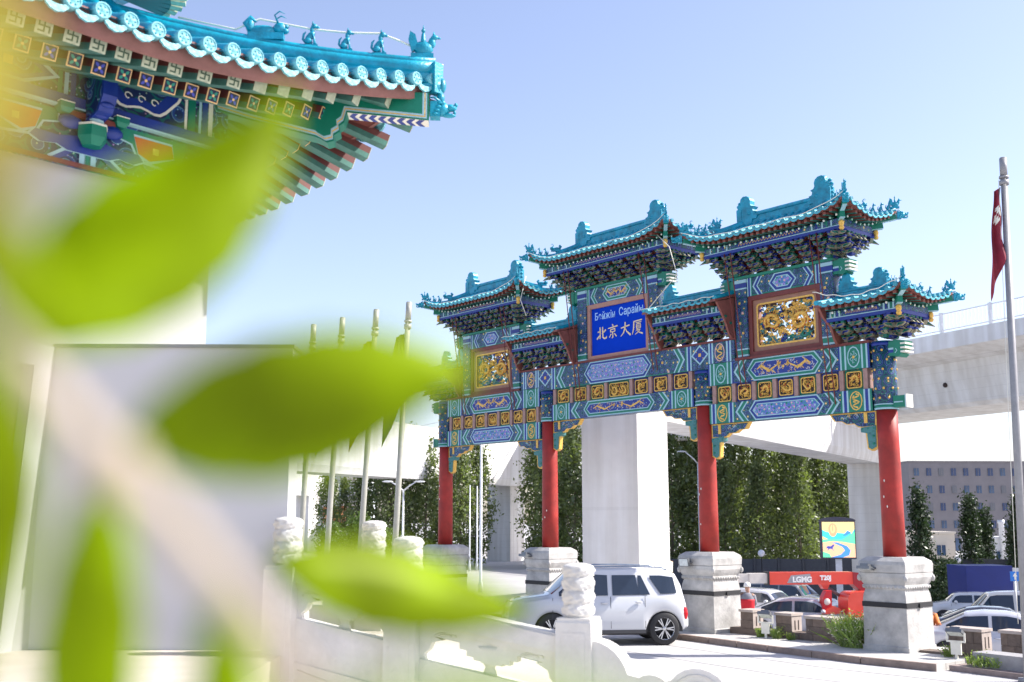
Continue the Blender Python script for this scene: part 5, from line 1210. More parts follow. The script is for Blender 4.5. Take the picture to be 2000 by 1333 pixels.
def tree(px, D, sc, cm, tm, z0, label, group, sz=1.0):
    p = at(px, 1000, D); g = ground_z(p.x, D); t = thing('poplar_tree' if cm in POPM else 'tree', label, 'tree', (p.x, D, g), R.uniform(0, 6.28), group)
    link('trunk', tm, t, Matrix.Diagonal((sc, sc, sc * sz, 1))); link('crown', cm, t, TR((0, 0, z0 * sc)) @ Matrix.Diagonal((sc, sc, sc * sz, 1)))
pops = [(640, 100, .72, 0), (672, 96, .62, 0), (700, 92, .68, 0), (735, 98, .92, 1), (768, 92, .9, 1), (800, 99, .98, 1), (832, 93, .92, 1), (864, 98, .95, 1), (900, 92, .86, 1), (930, 98, .92, 1), (1046, 100, .95, 2), (1072, 94, 1.0, 2), (1098, 98, 1.1, 2), (1122, 92, 1.04, 2),
        (1312, 92, 1.1, 3), (1340, 98, 1.12, 3), (1366, 91, 1.02, 3), (1402, 96, 1.02, 3), (1430, 91, 1.0, 3), (1458, 97, 1.05, 3), (1486, 92, .98, 3), (1515, 98, 1.0, 3), (1543, 92, .98, 3), (1572, 97, 1.0, 3), (1600, 92, .95, 3), (1628, 98, 1.0, 3), (1655, 92, .96, 3), (1690, 97, .9, 3), (1560, 86, .86, 3), (1480, 86, .84, 3), (1415, 87, .84, 3)]
WHERE = ['low poplars before the far white building', 'dark poplars between the flagpoles and the second red column', 'tall pale green poplars left of the big grey pier', 'poplars behind the two right columns']
grp = ['poplars by the white building', 'poplars behind the flagpoles', 'poplars left of the grey pier', 'poplar row behind the right bays']
ORD = 'leftmost second third fourth fifth sixth seventh eighth ninth tenth eleventh twelfth thirteenth fourteenth fifteenth sixteenth seventeenth eighteenth'.split()
for g in range(4):
    rowp = sorted(q for q in pops if q[3] == g)
    for i, (px, D, sc, _) in enumerate(rowp):
        lb = (('rightmost' if i == len(rowp) - 1 else ORD[i] + (' from the left' if i else '')) + ' of the ' + WHERE[g])
        tree(px, D, sc * R.uniform(.96, 1.04), POPM[i % 3], TRK, .9, lb, grp[g])
for px, D, sc, k, lb in ((1794, 74, .98, 0, 'dark conifer right beside the nearest red column, before the brown office block'), (1893, 76, .92, 1, 'tallest dark cypress standing before the middle of the brown office block'), (1921, 77, .82, 0, 'shorter dark cypress close on the right of the tallest one'), (1990, 74, .92, 1, 'dark cypress at the right edge, behind the grey flagpole'), (1975, 80, .7, 0, 'small dark cypress left of the grey flagpole foot')):
    tree(px, D, sc, CONM[k], TRK2, .3, lb, None)
for px, D, sc, lb in ((1828, 72, .6, 'low dark bushy tree just right of the dark conifer'), (1846, 73, .68, 'round dark bushy tree in front of the cream annexe')): tree(px, D, sc, RNDM, TRK3, .8, lb, None)
# row of smaller bright trees low in front of the poplars
for px, D, sc, lb in ((650, 82, .5, 'leftmost small bright green tree, beside the second flagpole'), (705, 84, .6, 'middle and largest small bright green tree, by the third flagpole'), (745, 82, .5, 'rightmost small bright green tree, left of the tallest flagpole')): tree(px, D, sc, RLIME, TRK3, 1.5, lb, 'small bright trees by the white building')

GLASSW = mat('office_window_glass', (.05, .09, .16), .15, var=.5, scale=.15); GLB = mat('blue_window_glass', (.03, .055, .13), .15, var=.3, scale=.2)
def office(name, label, px0, px1, ytop, D, floors, col, win, rotz=0.0, depth=14, fh=3.3, ww=1.3, wh=1.9, pitch=None, frame=True):
    p0, p1 = at(px0, ytop, D), at(px1, ytop, D); g = -3.0; W = p1.x - p0.x; H = p0.z - g
    t = thing(name, label, 'building', (p0.x, D, g), rotz)
    m = mat(name + '_' + str(px0) + '_facade', col, .8, var=.10, scale=.4, bump=.2, bscale=3)
    obj('wall', MB().box(0, W, 0, depth, 0, H, 0), m, t); obj('roof_edge', MB().box(-.15, W + .15, -.15, depth, H, H + .25, 0), m, t)
    n = int(W / pitch); F = MB(); F.box(-ww / 2 - .08, ww / 2 + .08, -.06, .0, -wh / 2 - .08, wh / 2 + .08, 0)
    wm = [MB().box(-ww / 2, ww / 2, -.10, -.0, -wh / 2, wh / 2, 0).box(-.03, .03, -.13, -.10, -wh / 2, wh / 2, 1).mesh('window', [gm, m]) for gm in (GLASSW, GLB, mat('blind_behind_glass', (.13, .135, .15), .3))]
    wt = MB().box(-ww / 2, ww / 2, -.10, 0, -wh / 2 - .9, wh / 2, 0).mesh('window', [GLASSW])
    for f in range(floors):
        for i in range(n):
            x = pitch * (i + .6); z = H - 1.9 - fh * f
            if z < 1.5: continue
            link('window', wt if (f == floors - 1 and win == 'tall') else wm[R.choice((0, 0, 1, 1, 2))], t, TR((x, -.01, z)))
    return t
office('office_block', 'long brown grey office block with five rows of small blue windows, behind the dark cypresses', 1774, 2150, 903, 215, 5, (.20, .17, .16), 'tall', radians(3), 18, 3.3, 1.7, 2.0, None, pitch=2.72) if False else office('office_block', 'long brown grey office block with rows of small blue windows, behind the dark cypresses', 1774, 2150, 903, 215, 5, (.20, .185, .19), 'tall', radians(3), 18, 3.35, .95, 1.45, 2.45)
office('apartment_block', 'white four storey apartment block seen between the flagpoles', 662, 720, 944, 190, 4, (.62, .66, .68), '', radians(-2), 10, 2.9, .8, 1.5, 1.35)
t = office('low_house', 'low white house under an orange roof, left of the white apartment block', 618, 664, 978, 185, 2, (.75, .74, .72), '', 0, 10, 2.9, .9, 1.2, 1.5)
ob = bpy.data.objects.get('roof_edge.002'); obj('roof', MB().box(1.2, 4.2, -.3, 10, 5.9, 8.6, 0), mat('orange_roof_sheet', (.60, .20, .09), .6), t)
t = office('annexe', 'cream low annexe in front of the brown office block, half behind dark trees', 1806, 1864, 1043, 130, 1, (.70, .62, .50), '', 0, 12, 3, 1, 1.2, 3.0)
t = office('boiler_house', 'small white building with a steel chimney between two cypresses', 1938, 1971, 1053, 120, 1, (.74, .74, .74), '', 0, 8, 3, .8, 1.2, 1.2)
obj('chimney', MB().lathe([(.28, 0), (.28, 5.6), (.36, 5.7), (.36, 6.0)], 12, (.85, -.5, .3), 0), mat('pale_steel_flue', (.62, .64, .66), .35, metal=.4), t)
# dark boundary fence behind the car park
FEN = mat('dark_slate_fence', (.05, .055, .07), .6, var=.15); fen = thing('boundary_fence', 'long dark slate boundary fence behind the car park and under the trees', 'fence', (40, 80, -2.6))
f0, f1 = at(1290, 1090, 82), at(2080, 1090, 74); n = 16
for i in range(n):
    a, b = f0 + (f1 - f0) * (i / n), f0 + (f1 - f0) * ((i + 1) / n); z = lerp(.38, .62, i / n)
    m = MB().bar((a.x + .08, a.y, -1.15 + z / 2 - .2), (b.x - .08, b.y, -1.15 + z / 2 - .2), .06, 2.9 + z, 0); obj('fence_panel', m, FEN, fen, TR((-40, -80, 2.6)))
    m = MB().box(a.x - .07, a.x + .07, a.y - .12, a.y + .06, -2.9, z + .15, 0); obj('fence_post', m, FEN, fen, TR((-40, -80, 2.6)))
def globe(px, py, D, label):
    p = at(px, py, D); g = ground_z(p.x, D); t = thing('globe_lamp', label, 'street lamp', (p.x, D, g)); obj('pole', MB().lathe([(.09, 0), (.05, .4), (.04, p.z - g - .15)], 8), BLACK, t); obj('globe', MB().ell((0, 0, p.z - g), .24, 0, 12), mat('milk_glass', (.75, .75, .82), .3), t)
globe(1487, 1081, 76, 'white globe lamp on a thin post before the poplars, left of the picture screen'); globe(1870, 1094, 74, 'white globe lamp above the blue lorry box')
# ------------------------------------------------------------------ flagpoles and lamp poles
def pole_thing(name, label, top, bot, r0, r1, m, cap=True, group=None, cat='flagpole'):
    base = Vector((bot.x, bot.y, bot.z)); d = (top - bot); gz = ground_z(bot.x, bot.y); k = (gz - bot.z) / d.z; foot = bot + d * k
    t = thing(name, label, cat, tuple(foot), 0, group); dv = top - foot; mb = MB(); mb.tube([(0, 0, 0), tuple(dv)], [r0, r1], 14); obj('pole', mb, m, t)
    mb = MB(); mb.tube([(0, 0, 0), tuple(dv.normalized() * .08)], r0 * 2.2, 14); obj('base_flange', mb, m, t)
    if cap:
        u = dv.normalized(); mb = MB(); mb.tube([tuple(dv - u * .05), tuple(dv + u * .0)], r1 * 1.5, 14); mb.tube([tuple(dv + u * .02), tuple(dv + u * .42)], r1 * 1.15, 14); mb.tube([tuple(dv + u * .42), tuple(dv + u * .44)], [r1 * 1.15, r1], 14); mb.tube([tuple(dv - u * .2), tuple(dv - u * .1)], r1 * 1.45, 14); obj('finial', mb, m, t)
    return t, dv
def flagcloth(parent, x, z, drop, w, mats, seed, side=-1):
    rr = random.Random(seed); nu, nv = 10, 26; P = []
    def f(u, v):
        # cloth hanging in folds: gathered near the hoist, sagging to a low fly corner
        xx = side * (.03 + w * u * (.25 + .75 * v) * (1 - .35 * v)); yy = .09 * sin(u * 9 + v * 3) * (1 - u * .3) + .04 * sin(v * 11 + u * 4); zz = z - drop * v * (.62 + .38 * u) - .10 * u
        return (x + xx, yy, zz)
    mb = MB(); mb.grid(f, nu, nv, 0); 
    for i in range(len(mb.m)):
        u, v = i // nv, i % nv
        if len(mats) > 1 and 3 <= u <= 6 and 5 <= v <= 9 and (u + v) % 3: mb.m[i] = 1
    return obj('flag', mb, mats, parent)
RFL = mat('dark_crimson_cloth', (.22, .012, .03), .7, var=.25, scale=5)
D_ = 24.0; t, dv = pole_thing('flagpole', 'tall grey flagpole at the right edge with a limp crimson flag', at(1960.5, 345, D_), at(1998, 1108, D_), .092, .070, mat('dull_grey_pole_paint', (.27, .27, .28), .45))
flagcloth(t, dv.x - .06, dv.z - .25, 2.55, .62, [RFL, WHITE], 3); obj('halyard', MB().tube([(dv.x - .13, -.02, dv.z - .1), (dv.x * .5 - .16, -.02, dv.z * .5), (-.14, -.02, 1.2)], .008, 4), WHITE, t)
for k, (tx, ty, bx) in enumerate(((611, 668, 588), (667, 655, 640), (733, 640, 705), (797, 626, 772))):
    D_ = 27 - .5 * k; t, dv = pole_thing('flagpole', ['leftmost of four pale flagpoles behind the leaves', 'second from the left of four pale flagpoles', 'third from the left of four pale flagpoles', 'rightmost and tallest of four pale flagpoles, left of the gateway'][k], at(tx, ty, D_), at(bx, 1060, D_), .074, .060, mat('tan_pole_paint', (.36, .36, .31), .45), group='flagpoles in front of the viaduct')
    flagcloth(t, dv.x - .05, dv.z - .3, 2.6, .75 if k else 1.4, [mat('dark_green_cloth', (.03, .07, .04), .7) if k % 2 else RFL], 5 + k)
# two unseen poles, added beyond the right edge to cast shadows on the road
for k, (X, Y) in enumerate(((15.2, 23.4), (19.4, 22.5))):
    t, dv = pole_thing('flagpole', ['first grey flagpole beyond the right edge, its shadow on the road', 'second, farther grey flagpole beyond the right edge, its shadow on the road'][k], Vector((X, Y, 9.6)), Vector((X, Y, 0)), .098, .078, METAL, group='flagpoles whose shadows cross the road'); flagcloth(t, -.06, 9.2, 2.4, .9, [RFL, WHITE], 13 + k)
LP = mat('pale_lamp_steel', (.66, .68, .70), .4, metal=.2)
def lamp(px, ytop, D, arms, label, r=.09, name='street_lamp'):
    p = at(px, ytop, D); g = ground_z(p.x, D); H = p.z - g; t = thing(name, label, 'street lamp' if arms else 'pole', (p.x, D, g)); obj('pole', MB().lathe([(r * 1.6, 0), (r * 1.5, .5), (r, .6), (r * .7, H)], 10), LP, t)
    for s_, L, up in arms:
        m = MB(); m.tube([(0, 0, H - .05), (s_ * L * .45, 0, H + up * .5), (s_ * L, 0, H + up)], [.06, .05, .04], 8); obj('arm', m, LP, t); m = MB(); m.ell((s_ * (L + .25), 0, H + up + .02), (.42, .14, .07), 0, 8); obj('lamp_head', m, LP, t)
lamp(1363, 905, 88, ((-1, 1.0, .9),), 'curved single arm street lamp beside the third red column')
lamp(788, 958, 80, ((-1, .9, .6), (1, .9, .6)), 'twin arm street lamp right of the tallest pale flagpole')
lamp(940, 840, 60, (), 'tallest thin white pole between the first two red columns', .08, 'pole'); lamp(932, 950, 90, (), 'middle of three thin white poles left of the far pier', .07, 'pole'); lamp(918, 948, 88, (), 'leftmost of three thin white poles between the first two red columns', .06, 'pole')

# ------------------------------------------------------------------ picture screen
s_D = 58.0; sc = s_D / FPX; p = at(1638, 1095, s_D); gz = ground_z(p.x, s_D)
scr = thing('picture_screen', 'upright advertising screen showing a balloon, mountains and a river, on a white post', 'screen', (p.x, s_D, gz), radians(-14)); hz0 = at(1638, 1092, s_D).z - gz; w2 = 33 * sc; hgt = 72 * sc
obj('post', MB().box(-.16, .16, -.1, .1, 0, hz0, 0), mat('white_screen_post', (.72, .73, .76), .4), scr)
mb = MB(); mb.box(-w2, w2, -.2, .2, hz0, hz0 + hgt, 0); mb.prism([(-w2 * 1.05, hz0 + hgt)] + [(w2 * 1.05 * cos(a), hz0 + hgt + .2 * sin(a)) for a in [pi - pi * k / 10 for k in range(1, 10)]] + [(w2 * 1.05, hz0 + hgt)], -.24, .24, 0); obj('housing', mb, mat('dark_grey_housing', (.07, .07, .10), .4), scr)
def em(n, c): return mat('screen_' + n, c, .4, var=.01, emis=(c, .55))
SC = [em('yellow', (.95, .72, .30)), em('orange', (.95, .42, .22)), em('cyan', (.08, .62, .62)), em('green', (.15, .85, .40)), em('blue', (.08, .30, .80)), em('sand', (.95, .55, .32)), em('navy', (.05, .08, .4)), em('white', (.9, .9, .8))]
mb = MB(); y = -.204; a, b, c_, d_ = -w2 * .86, w2 * .95, hz0 + .08, hz0 + hgt - .06; W2, H2 = b - a, d_ - c_
def sp(pl, ci, k): mb.flat([(a + W2 * u, c_ + H2 * v) for u, v in pl], y - .002 * k, ci)
sp([(0, 0), (1, 0), (1, 1), (0, 1)], 0, 0); sp([(0, .78), (.12, .72), (.3, .55), (.5, .5), (1, .4), (1, .8), (.9, .66), (.8, .75), (.6, .6), (.45, .5), (.2, .5), (0, .6)], 2, 1); sp([(0, .5), (.35, .52), (.6, .5), (1, .72), (1, .35), (0, .42)], 3, 2); sp([(.6, .58), (.78, .76), (.9, .7), (.75, .62)], 4, 3)
sp([(0, 0), (1, 0), (1, .38), (.6, .44), (.3, .46), (0, .42)], 5, 3); sp([(.25, .0), (.55, .08), (.68, .2), (.6, .3), (.3, .42), (.45, .42), (.75, .32), (.85, .2), (.8, .06), (.6, 0)], 4, 4)
sp([(.33 + .14 * cos(t), .80 + (.17 if sin(t) > 0 else .22) * sin(t)) for t in [k * pi / 8 for k in range(16)]], 1, 5); sp([(.33 + .07 * cos(t), .80 + .12 * sin(t)) for t in [k * pi / 6 for k in range(12)]], 0, 6); sp([(.33 + .03 * cos(t), .82 + .1 * sin(t)) for t in [k * pi / 6 for k in range(12)]], 1, 7)
sp([(.1, .26), (.15, .32), (.25, .31), (.33, .37), (.36, .34), (.3, .26), (.34, .18), (.28, .24), (.2, .24), (.14, .18), (.17, .25)], 6, 6); sp([(0, 0), (.25, 0), (.2, .1), (0, .16)], 3, 6)
obj('screen_image', mb, SC, scr)

# ------------------------------------------------------------------ low stone wall with merlons
WS = [mat('brown_wall_stone', (.15, .115, .095), .85, var=.25, scale=7, bump=.6, bscale=25), mat('brown_wall_stone_light', (.20, .15, .12), .85, var=.25, scale=7, bump=.6, bscale=25)]
COP = mat('weathered_coping_stone', (.42, .36, .32), .8, var=.15, scale=5, bump=.3)
def gx_at(px, y):   # gate-frame x where the sight line through a photo column meets the line at depth y
    r = ray(px, 1018); o = w2g(0, 0); e = w2g(r.x, r.y); dx, dy = e[0] - o[0], e[1] - o[1]; t = (y - o[1]) / dy; return o[0] + dx * t
low = thing('stone_wall', 'low brown stone block wall with raised merlons between and beside the gateway pedestals', 'wall', tuple(GO), GA)
def blocks(x0, x1, z0, z1, y0, y1, dy_dx=0.0, step=.42, ch=.235):
    nz = max(1, round((z1 - z0) / ch)); h = (z1 - z0) / nz
    for j in range(nz):
        n = max(1, round((x1 - x0) / step)); off = (.5 if j % 2 and n > 1 else 0); xs_ = [x0] + [x0 + (x1 - x0) * (k + off) / n for k in range(0 if off else 1, n)] + [x1]
        xs_ = sorted(set(xs_))
        for u, v in zip(xs_, xs_[1:]):
            if v - u < .03: continue
            q = R.uniform(-.008, .008); o = obj('stone_block', MB().box(u + .004, v - .004, y0 + q, y1, z0 + h * j + .004, z0 + h * (j + 1) - .004, 0), WS[R.random() < .4], low)
            if dy_dx: o.matrix_local = dy_dx
def merlon(pxa, pxb, z1, yf=.0, T=.46, M=None, zb0=.18):
    a, b = gx_at(pxa, yf), gx_at(pxb, yf); blocks(a, b, zb0, z1, yf, yf + T, M or 0)
    o = obj('coping', MB().box(a - .03, b + .03, yf - .04, yf + T + .04, z1, z1 + .07, 0), COP, low)
    m = MB(); 
    for q in (.12, .28): m.box(b - .01, b + .012, yf + q, yf + q + .05, z1 - .38, z1 - .12, 0)
    obj('slot', m, DARK, low)
    obj('end_stone', MB().box(b + .0, b + .008, yf + .0, yf + T, zb0 + .01, z1 - .01, 0), COP, low)  # thin paler sheet on the sunlit end face; its light is in the colour
blocks(4.2, 8.98, -.35, .18, .0, .46)
for q in ((1440, 1464, .63), (1508, 1538, .61), (1565, 1617, .58), (1648, 1675, .54)): merlon(*q)
blocks(10.25, 13.4, -.35, .06, -.2, .26)
for q in ((1838, 1902, .60), (1938, 1990, .62)): merlon(q[0], q[1], q[2], -.2, zb0=.06)
for k in range(4): blocks(13.5 + .9 * k, 14.3 + .9 * k, -.35, .68, -.3, .2)
led = thing('concrete_ledge', 'pale concrete ledge block at the lower right corner beside the kerb', 'ledge', tuple(g2w(13.6, -1.3, 0)), GA - .12); obj('block', MB().box(-1.3, 3.4, -.3, .3, -.2, .28, 0), mat('grey_ledge_concrete', (.34, .33, .33), .85, var=.15, scale=3, bump=.4), led)
obj('base_stone', MB().box(-1.7, 3.6, -.62, .34, -.3, -.03, 0), mat('brown_base_stone', (.28, .22, .20), .9, var=.2, bump=.4), led)

# ------------------------------------------------------------------ floodlights
FLB = mat('grey_lamp_casing', (.20, .21, .22), .45, metal=.5); FLF = mat('floodlight_glass', (.62, .66, .64), .12, var=.2, scale=15)
def flood(label, gx, gy, z, tilt, rz, stake=False, s=1.0):
    w = g2w(gx, gy, z); t = thing('floodlight', label, 'floodlight', tuple(w), GA + rz); M = RX(tilt)
    m = MB(); m.prism([(-.19, -.13), (.19, -.13), (.19, .13), (-.19, .13)], -.03, .05, 0); m.prism([(-.12, -.08), (.12, -.08), (.12, .08), (-.12, .08)], .05, .12, 0); obj('casing', m, FLB, t, M @ Matrix.Scale(s, 4))
    obj('glass', MB().prism(rrect(-.165, .165, -.105, .105, .02), -.036, -.03, 0), FLF, t, M @ Matrix.Scale(s, 4))
    m = MB(); m.bar((-.21, 0, 0), (-.21, .16 if not stake else 0, -.0 if not stake else -.2), .02, .04); m.bar((.21, 0, 0), (.21, .16 if not stake else 0, 0 if not stake else -.2), .02, .04); m.box(-.22, .22, .13 if not stake else -.02, .17 if not stake else .02, -.02 if not stake else -.22, .02 if not stake else -.18, 0)
    if stake: m.box(-.03, .03, -.02, .02, -.75, -.2, 0); m.box(-.12, .12, -.03, .03, -.5, -.22, 0)
    obj('bracket', m, WHITE if stake else FLB, t, Matrix.Scale(s, 4))
flood('floodlight clamped flat on the nearest, rightmost pedestal', 9.25, -.82, 2.02, radians(80), 0, s=.95)
flood('square floodlight facing out from the pedestal behind the white car', 3.22, -.80, 2.0, radians(8), 0, s=.95)
flood('floodlight on the second pedestal from the left, half behind a leaf', -3.95, -.80, 2.02, radians(80), 0)
flood('floodlight on a stake before the low wall between the two right pedestals', gx_at(1488, -.35), -.35, .62, radians(58), .2, True, 1.0)
flood('floodlight on a stake at the right, before the wall next to the silver saloon', gx_at(1852, -.75), -.75, .60, radians(62), .1, True, 1.0)

# ------------------------------------------------------------------ plants at the wall foot
def tuft(gx, gy, z, n, h, label, mt, name='weed_tuft', spread=.12, flower=None, cat='plant'):
    w = g2w(gx, gy, z); t = thing(name, label, cat, tuple(w)); rr = random.Random(int(gx * 100)); mb = MB()
    for i in range(n):
        a = rr.uniform(0, 6.28); r_ = rr.uniform(0, spread); H = h * rr.uniform(.5, 1); bx, by = r_ * cos(a), r_ * sin(a); tx, ty = bx + rr.gauss(0, .3) * h, by + rr.gauss(0, .3) * h
        mb.add([(bx - .008, by, 0), (bx + .008, by, 0), ((bx + tx) / 2 + .01, (by + ty) / 2, H * .6), (tx, ty, H)], [(0, 1, 2, 3)], 0)
        for k in range(3 if n < 300 else 7):
            u = rr.uniform(.15, 1); c = Vector((bx + (tx - bx) * u, by + (ty - by) * u, H * u)); e = Vector((rr.gauss(0, 1), rr.gauss(0, 1), rr.gauss(0, .6))).normalized() * (.03 if n < 300 else .042); f = e.cross(Vector((rr.gauss(0, 1), rr.gauss(0, 1), 1))).normalized() * .016; mb.add([c, c + e + f, c + 2 * e, c + e - f], [(0, 1, 2, 3)], 1 if flower and rr.random() < .3 else 0)
    obj('foliage', mb, [mt, flower or mt], t)
FLW = mat('cream_blossom', (.75, .68, .5), .7)
tuft(gx_at(1662, -.3), -.30, -.02, 420, .92, 'leafy bush with pale blossoms against the nearest pedestal', LIME, 'flowering_bush', .42, FLW, 'bush')
for px, n, h, lb in ((1478, 50, .3, 'small weed left of the staked floodlight'), (1508, 70, .35, 'weed tuft right of the staked floodlight'), (1535, 40, .22, 'low weed in front of the second merlon')): tuft(gx_at(px, -.25), -.25, 0, n, h, lb, LIME)
for px, gy, n, h, lb in ((1836, -.5, 40, .3, 'weed tuft beside the nearest pedestal at the right wall'), (1915, -.5, 50, .28, 'spiky weed tuft between the two right merlons'), (1912, -1.35, 260, .28, 'yellowish grass clump at the end of the pavement')): tuft(gx_at(px, gy), gy, -.0, n, h, lb, LIME, spread=.12 if n < 100 else .45)

# ================================================================== VEHICLES
GLS = mat('tinted_car_glass', (.02, .03, .05), .06, var=.1, coat=.5); RIM = mat('alloy_rim', (.55, .56, .58), .25, metal=.8, var=.03); TAILR = mat('red_tail_lamp', (.5, .01, .02), .2); HEADL = mat('headlamp', (.75, .78, .8), .1)
def lin(tab, x):
    if x <= tab[0][0]: return tab[0][1]
    for (a, u), (b, v) in zip(tab, tab[1:]):
        if x <= b: return u + (v - u) * (x - a) / (b - a)
    return tab[-1][1]
def wheel_meshes(r, w):
    m = MB(); m.T = RX(pi / 2); m.lathe([(r * .66, -w / 2), (r * .93, -w / 2), (r, -w * .36), (r, w * .36), (r * .93, w / 2), (r * .66, w / 2)], 28, caps=False); ty = m.mesh('tyre', BLACK)
    m = MB(); m.T = RX(pi / 2); m.lathe([(r * .70, -w * .3), (r * .70, w * .44), (r * .66, w * .46), (r * .63, w * .30), (r * .63, -w * .3)], 28, mi=0, caps=False); m.lathe([(r * .62, -w * .1), (r * .62, -w * .08)], 20, mi=1)
    for k in range(6):
        for q in (-.14, .14):
            a = k * pi / 3; m.bar((r * .1 * cos(a), r * .1 * sin(a), w * .40), (r * .66 * cos(a + q), r * .66 * sin(a + q), w * .40), r * .07, .03, 0, up=(0, 0, 1))
    m.lathe([(r * .15, w * .3), (r * .13, w * .44), (.002, w * .45)], 14, mi=0); return ty, m.mesh('rim', [RIM, BLACK])
def car(name, label, L, W, H, top, belt, wb, wr, paint, P, head, cat='car', roofw=.74, sill=.34, rear=True, glass=None, group=None, detail=True, wx=0.0, dark=None):
    """top, belt: tables (x, z) along the body, front = +x"""
    t = thing(name, label, cat, P, head, group); hw = W / 2; f0, r0 = wx + wb / 2, wx - wb / 2
    def zb(x):
        z = sill if abs(x) < L / 2 - .25 else sill + .12 * ((abs(x) - L / 2 + .25) / .25)
        for c in (f0, r0):
            R_ = wr * 1.2; d = abs(x - c)
            if d < R_: z = max(z, wr * .95 + sqrt(R_ * R_ - d * d) * .98 - .03)
        return z
    def hwx(x): q = max(0, (abs(x) / (L / 2) - .72) / .28); return hw * (1 - .16 * q * q)
    N = 84; S_ = []
    for i in range(N + 1):
        x = -L / 2 + L * i / N; tz = lin(top, x); bz = min(lin(belt, x), tz - .05); z0 = min(zb(x), bz - .12); w = hwx(x); cab = min(1, max(0, (tz - bz - .1) / .35)); rw = hw * roofw * cab + (w - .14) * (1 - cab)
        S_.append([(x, s_ * y, z) for s_ in (1,) for y, z in ((0, z0), (w - .16, z0), (w - .03, z0), (w, z0 + .07), (w + .0, (z0 + bz) / 2 + .06), (w - .035, bz - .03), (w - .06, bz), (rw + .02, tz - .09), (rw - .05, tz - .025), (rw * .55, tz), (0, tz + .012))])
    K = 11; mb = MB(); vs = []
    for s in S_: vs += s + [(x, -y, z) for x, y, z in s[::-1][1:-1]]
    n = 2 * K - 2; mb.add(vs, [(i * n + k, (i + 1) * n + k, (i + 1) * n + (k + 1) % n, i * n + (k + 1) % n) for i in range(N) for k in range(n)] + [list(range(n)), [N * n + k for k in range(n)][::-1]], 0, True)
    body = obj('body', mb, paint, t)
    mb = MB(); mb.box(-L / 2 + .25, L / 2 - .25, -hw + .22, hw - .22, sill - .08, sill + .35, 0)
    for c in (f0, r0): mb.box(c - wr * 1.25, c + wr * 1.25, -hw + .10, hw - .10, sill, wr * 2.1, 0)
    obj('underbody', mb, BLACK, t)
    def yat(x, z):
        tz = lin(top, x); bz = min(lin(belt, x), tz - .05); w = hwx(x); cab = min(1, max(0, (tz - bz - .1) / .35)); rw = hw * roofw * cab + (w - .14) * (1 - cab); u = (z - bz) / max(.01, tz - .09 - bz); return (w - .06) + (rw + .02 - w + .06) * u
    for (poly) in glass:
        for s_ in (-1, 1):
            m = MB(); xs_ = [p[0] for p in poly]; 
            seq = []; dense = []
            for (p_, q_) in zip(poly, poly[1:]):
                for k_ in range(4): dense.append(tuple(p_[j] + (q_[j] - p_[j]) * k_ / 4 for j in range(3)))
            dense.append(poly[-1])
            for (x, zl, zh) in dense: seq.append(((x, s_ * (yat(x, zl) + .018), zl), (x, s_ * (yat(x, zh) + .018), zh)))
            vs = [v for pr_ in seq for v in pr_]; m.add(vs, [(2 * i, 2 * i + 2, 2 * i + 3, 2 * i + 1) for i in range(len(seq) - 1)], 0, False); obj('side_window', m, GLS, t)
    # screens front and rear follow the steep parts of the top line
    cabx = [p[0] for p in top if p[1] > H - .12]; xr, xf = min(cabx), max(cabx)
    def screen(xa, xb, nm):
        m = MB(); q = 6; vs = []
        for i in range(q + 1):
            x = xa + (xb - xa) * i / q; tz = lin(top, x); rw = hw * roofw * (.98 - .0 * i); ww = min(hwx(x) - .2, rw - .06 + .12 * i / q)
            for k in range(7): v = -1 + 2 * k / 6; vs.append((x + (.012 if xb > xa else -.012), ww * v, tz + .012 - .02 * abs(v) ** 3 * 2))
        m.add(vs, [(i * 7 + k, (i + 1) * 7 + k, (i + 1) * 7 + k + 1, i * 7 + k + 1) for i in range(q) for k in range(6)], 0, True); obj(nm, m, GLS, t)
    fx = [p for p in top if p[0] > xf]; rx_ = [p for p in top if p[0] < xr]
    if fx: screen(xf + .08, xf + (fx[0][0] - xf) * .92, 'windscreen')
    if rx_: screen(xr - .04, xr - (xr - rx_[-1][0]) * .9, 'rear_window')
    ty, ri = wheel_meshes(wr, .25)
    for c in (f0, r0):
        for s_ in (-1, 1):
            o = link('wheel', ty, t, TR((c, s_ * (hw - .13), wr)) @ (RZ(0) if s_ < 0 else RZ(pi))); link('rim', ri, o, Matrix.Identity(4))
    for s_ in (-1, 1):
        ztl = lin(belt, -L / 2 + .05); m = MB(); m.ell((-L / 2 + .13, s_ * (hwx(-L / 2 + .1) - .05), ztl - .22), (.13, .07, .22 if H > 1.6 else .09), 0, 10); obj('tail_lamp', m, TAILR, t)
        m = MB(); m.ell((L / 2 - .20, s_ * (hwx(L / 2 - .2) - .10), lin(belt, L / 2 - .2) - .14), (.18, .1, .09), 0, 10); obj('headlamp', m, HEADL, t)
        wx_ = [p[0] for p in glass[0]][-1]; m = MB(); m.ell((wx_ - .15, s_ * (hw + .1), lin(belt, wx_) + .08), (.09, .12, .085), 0, 10); m.bar((wx_ - .15, s_ * (hw - .06), lin(belt, wx_)), (wx_ - .15, s_ * (hw + .05), lin(belt, wx_) + .04), .05, .04); obj('mirror', m, paint, t)
        if detail:
            m = MB()
            for x in dark or (): m.bar((x, s_ * (hwx(x) + .002), sill + .1), (x, s_ * (hwx(x) - .02), lin(belt, x)), .012, .006)
            m.bar((r0 + wr * 1.25, s_ * (hw - .01), sill + .02), (f0 - wr * 1.25, s_ * (hw - .01), sill + .02), .05, .09); obj('side_trim', m, mat('dark_plastic_trim', (.05, .05, .055), .6), t)
            for x in (dark or ())[1:]: obj('door_handle', MB().ell((x + .18, s_ * (hwx(x) + .012), lin(belt, x) - .16), (.11, .03, .025), 0, 8), paint, t)
    return t
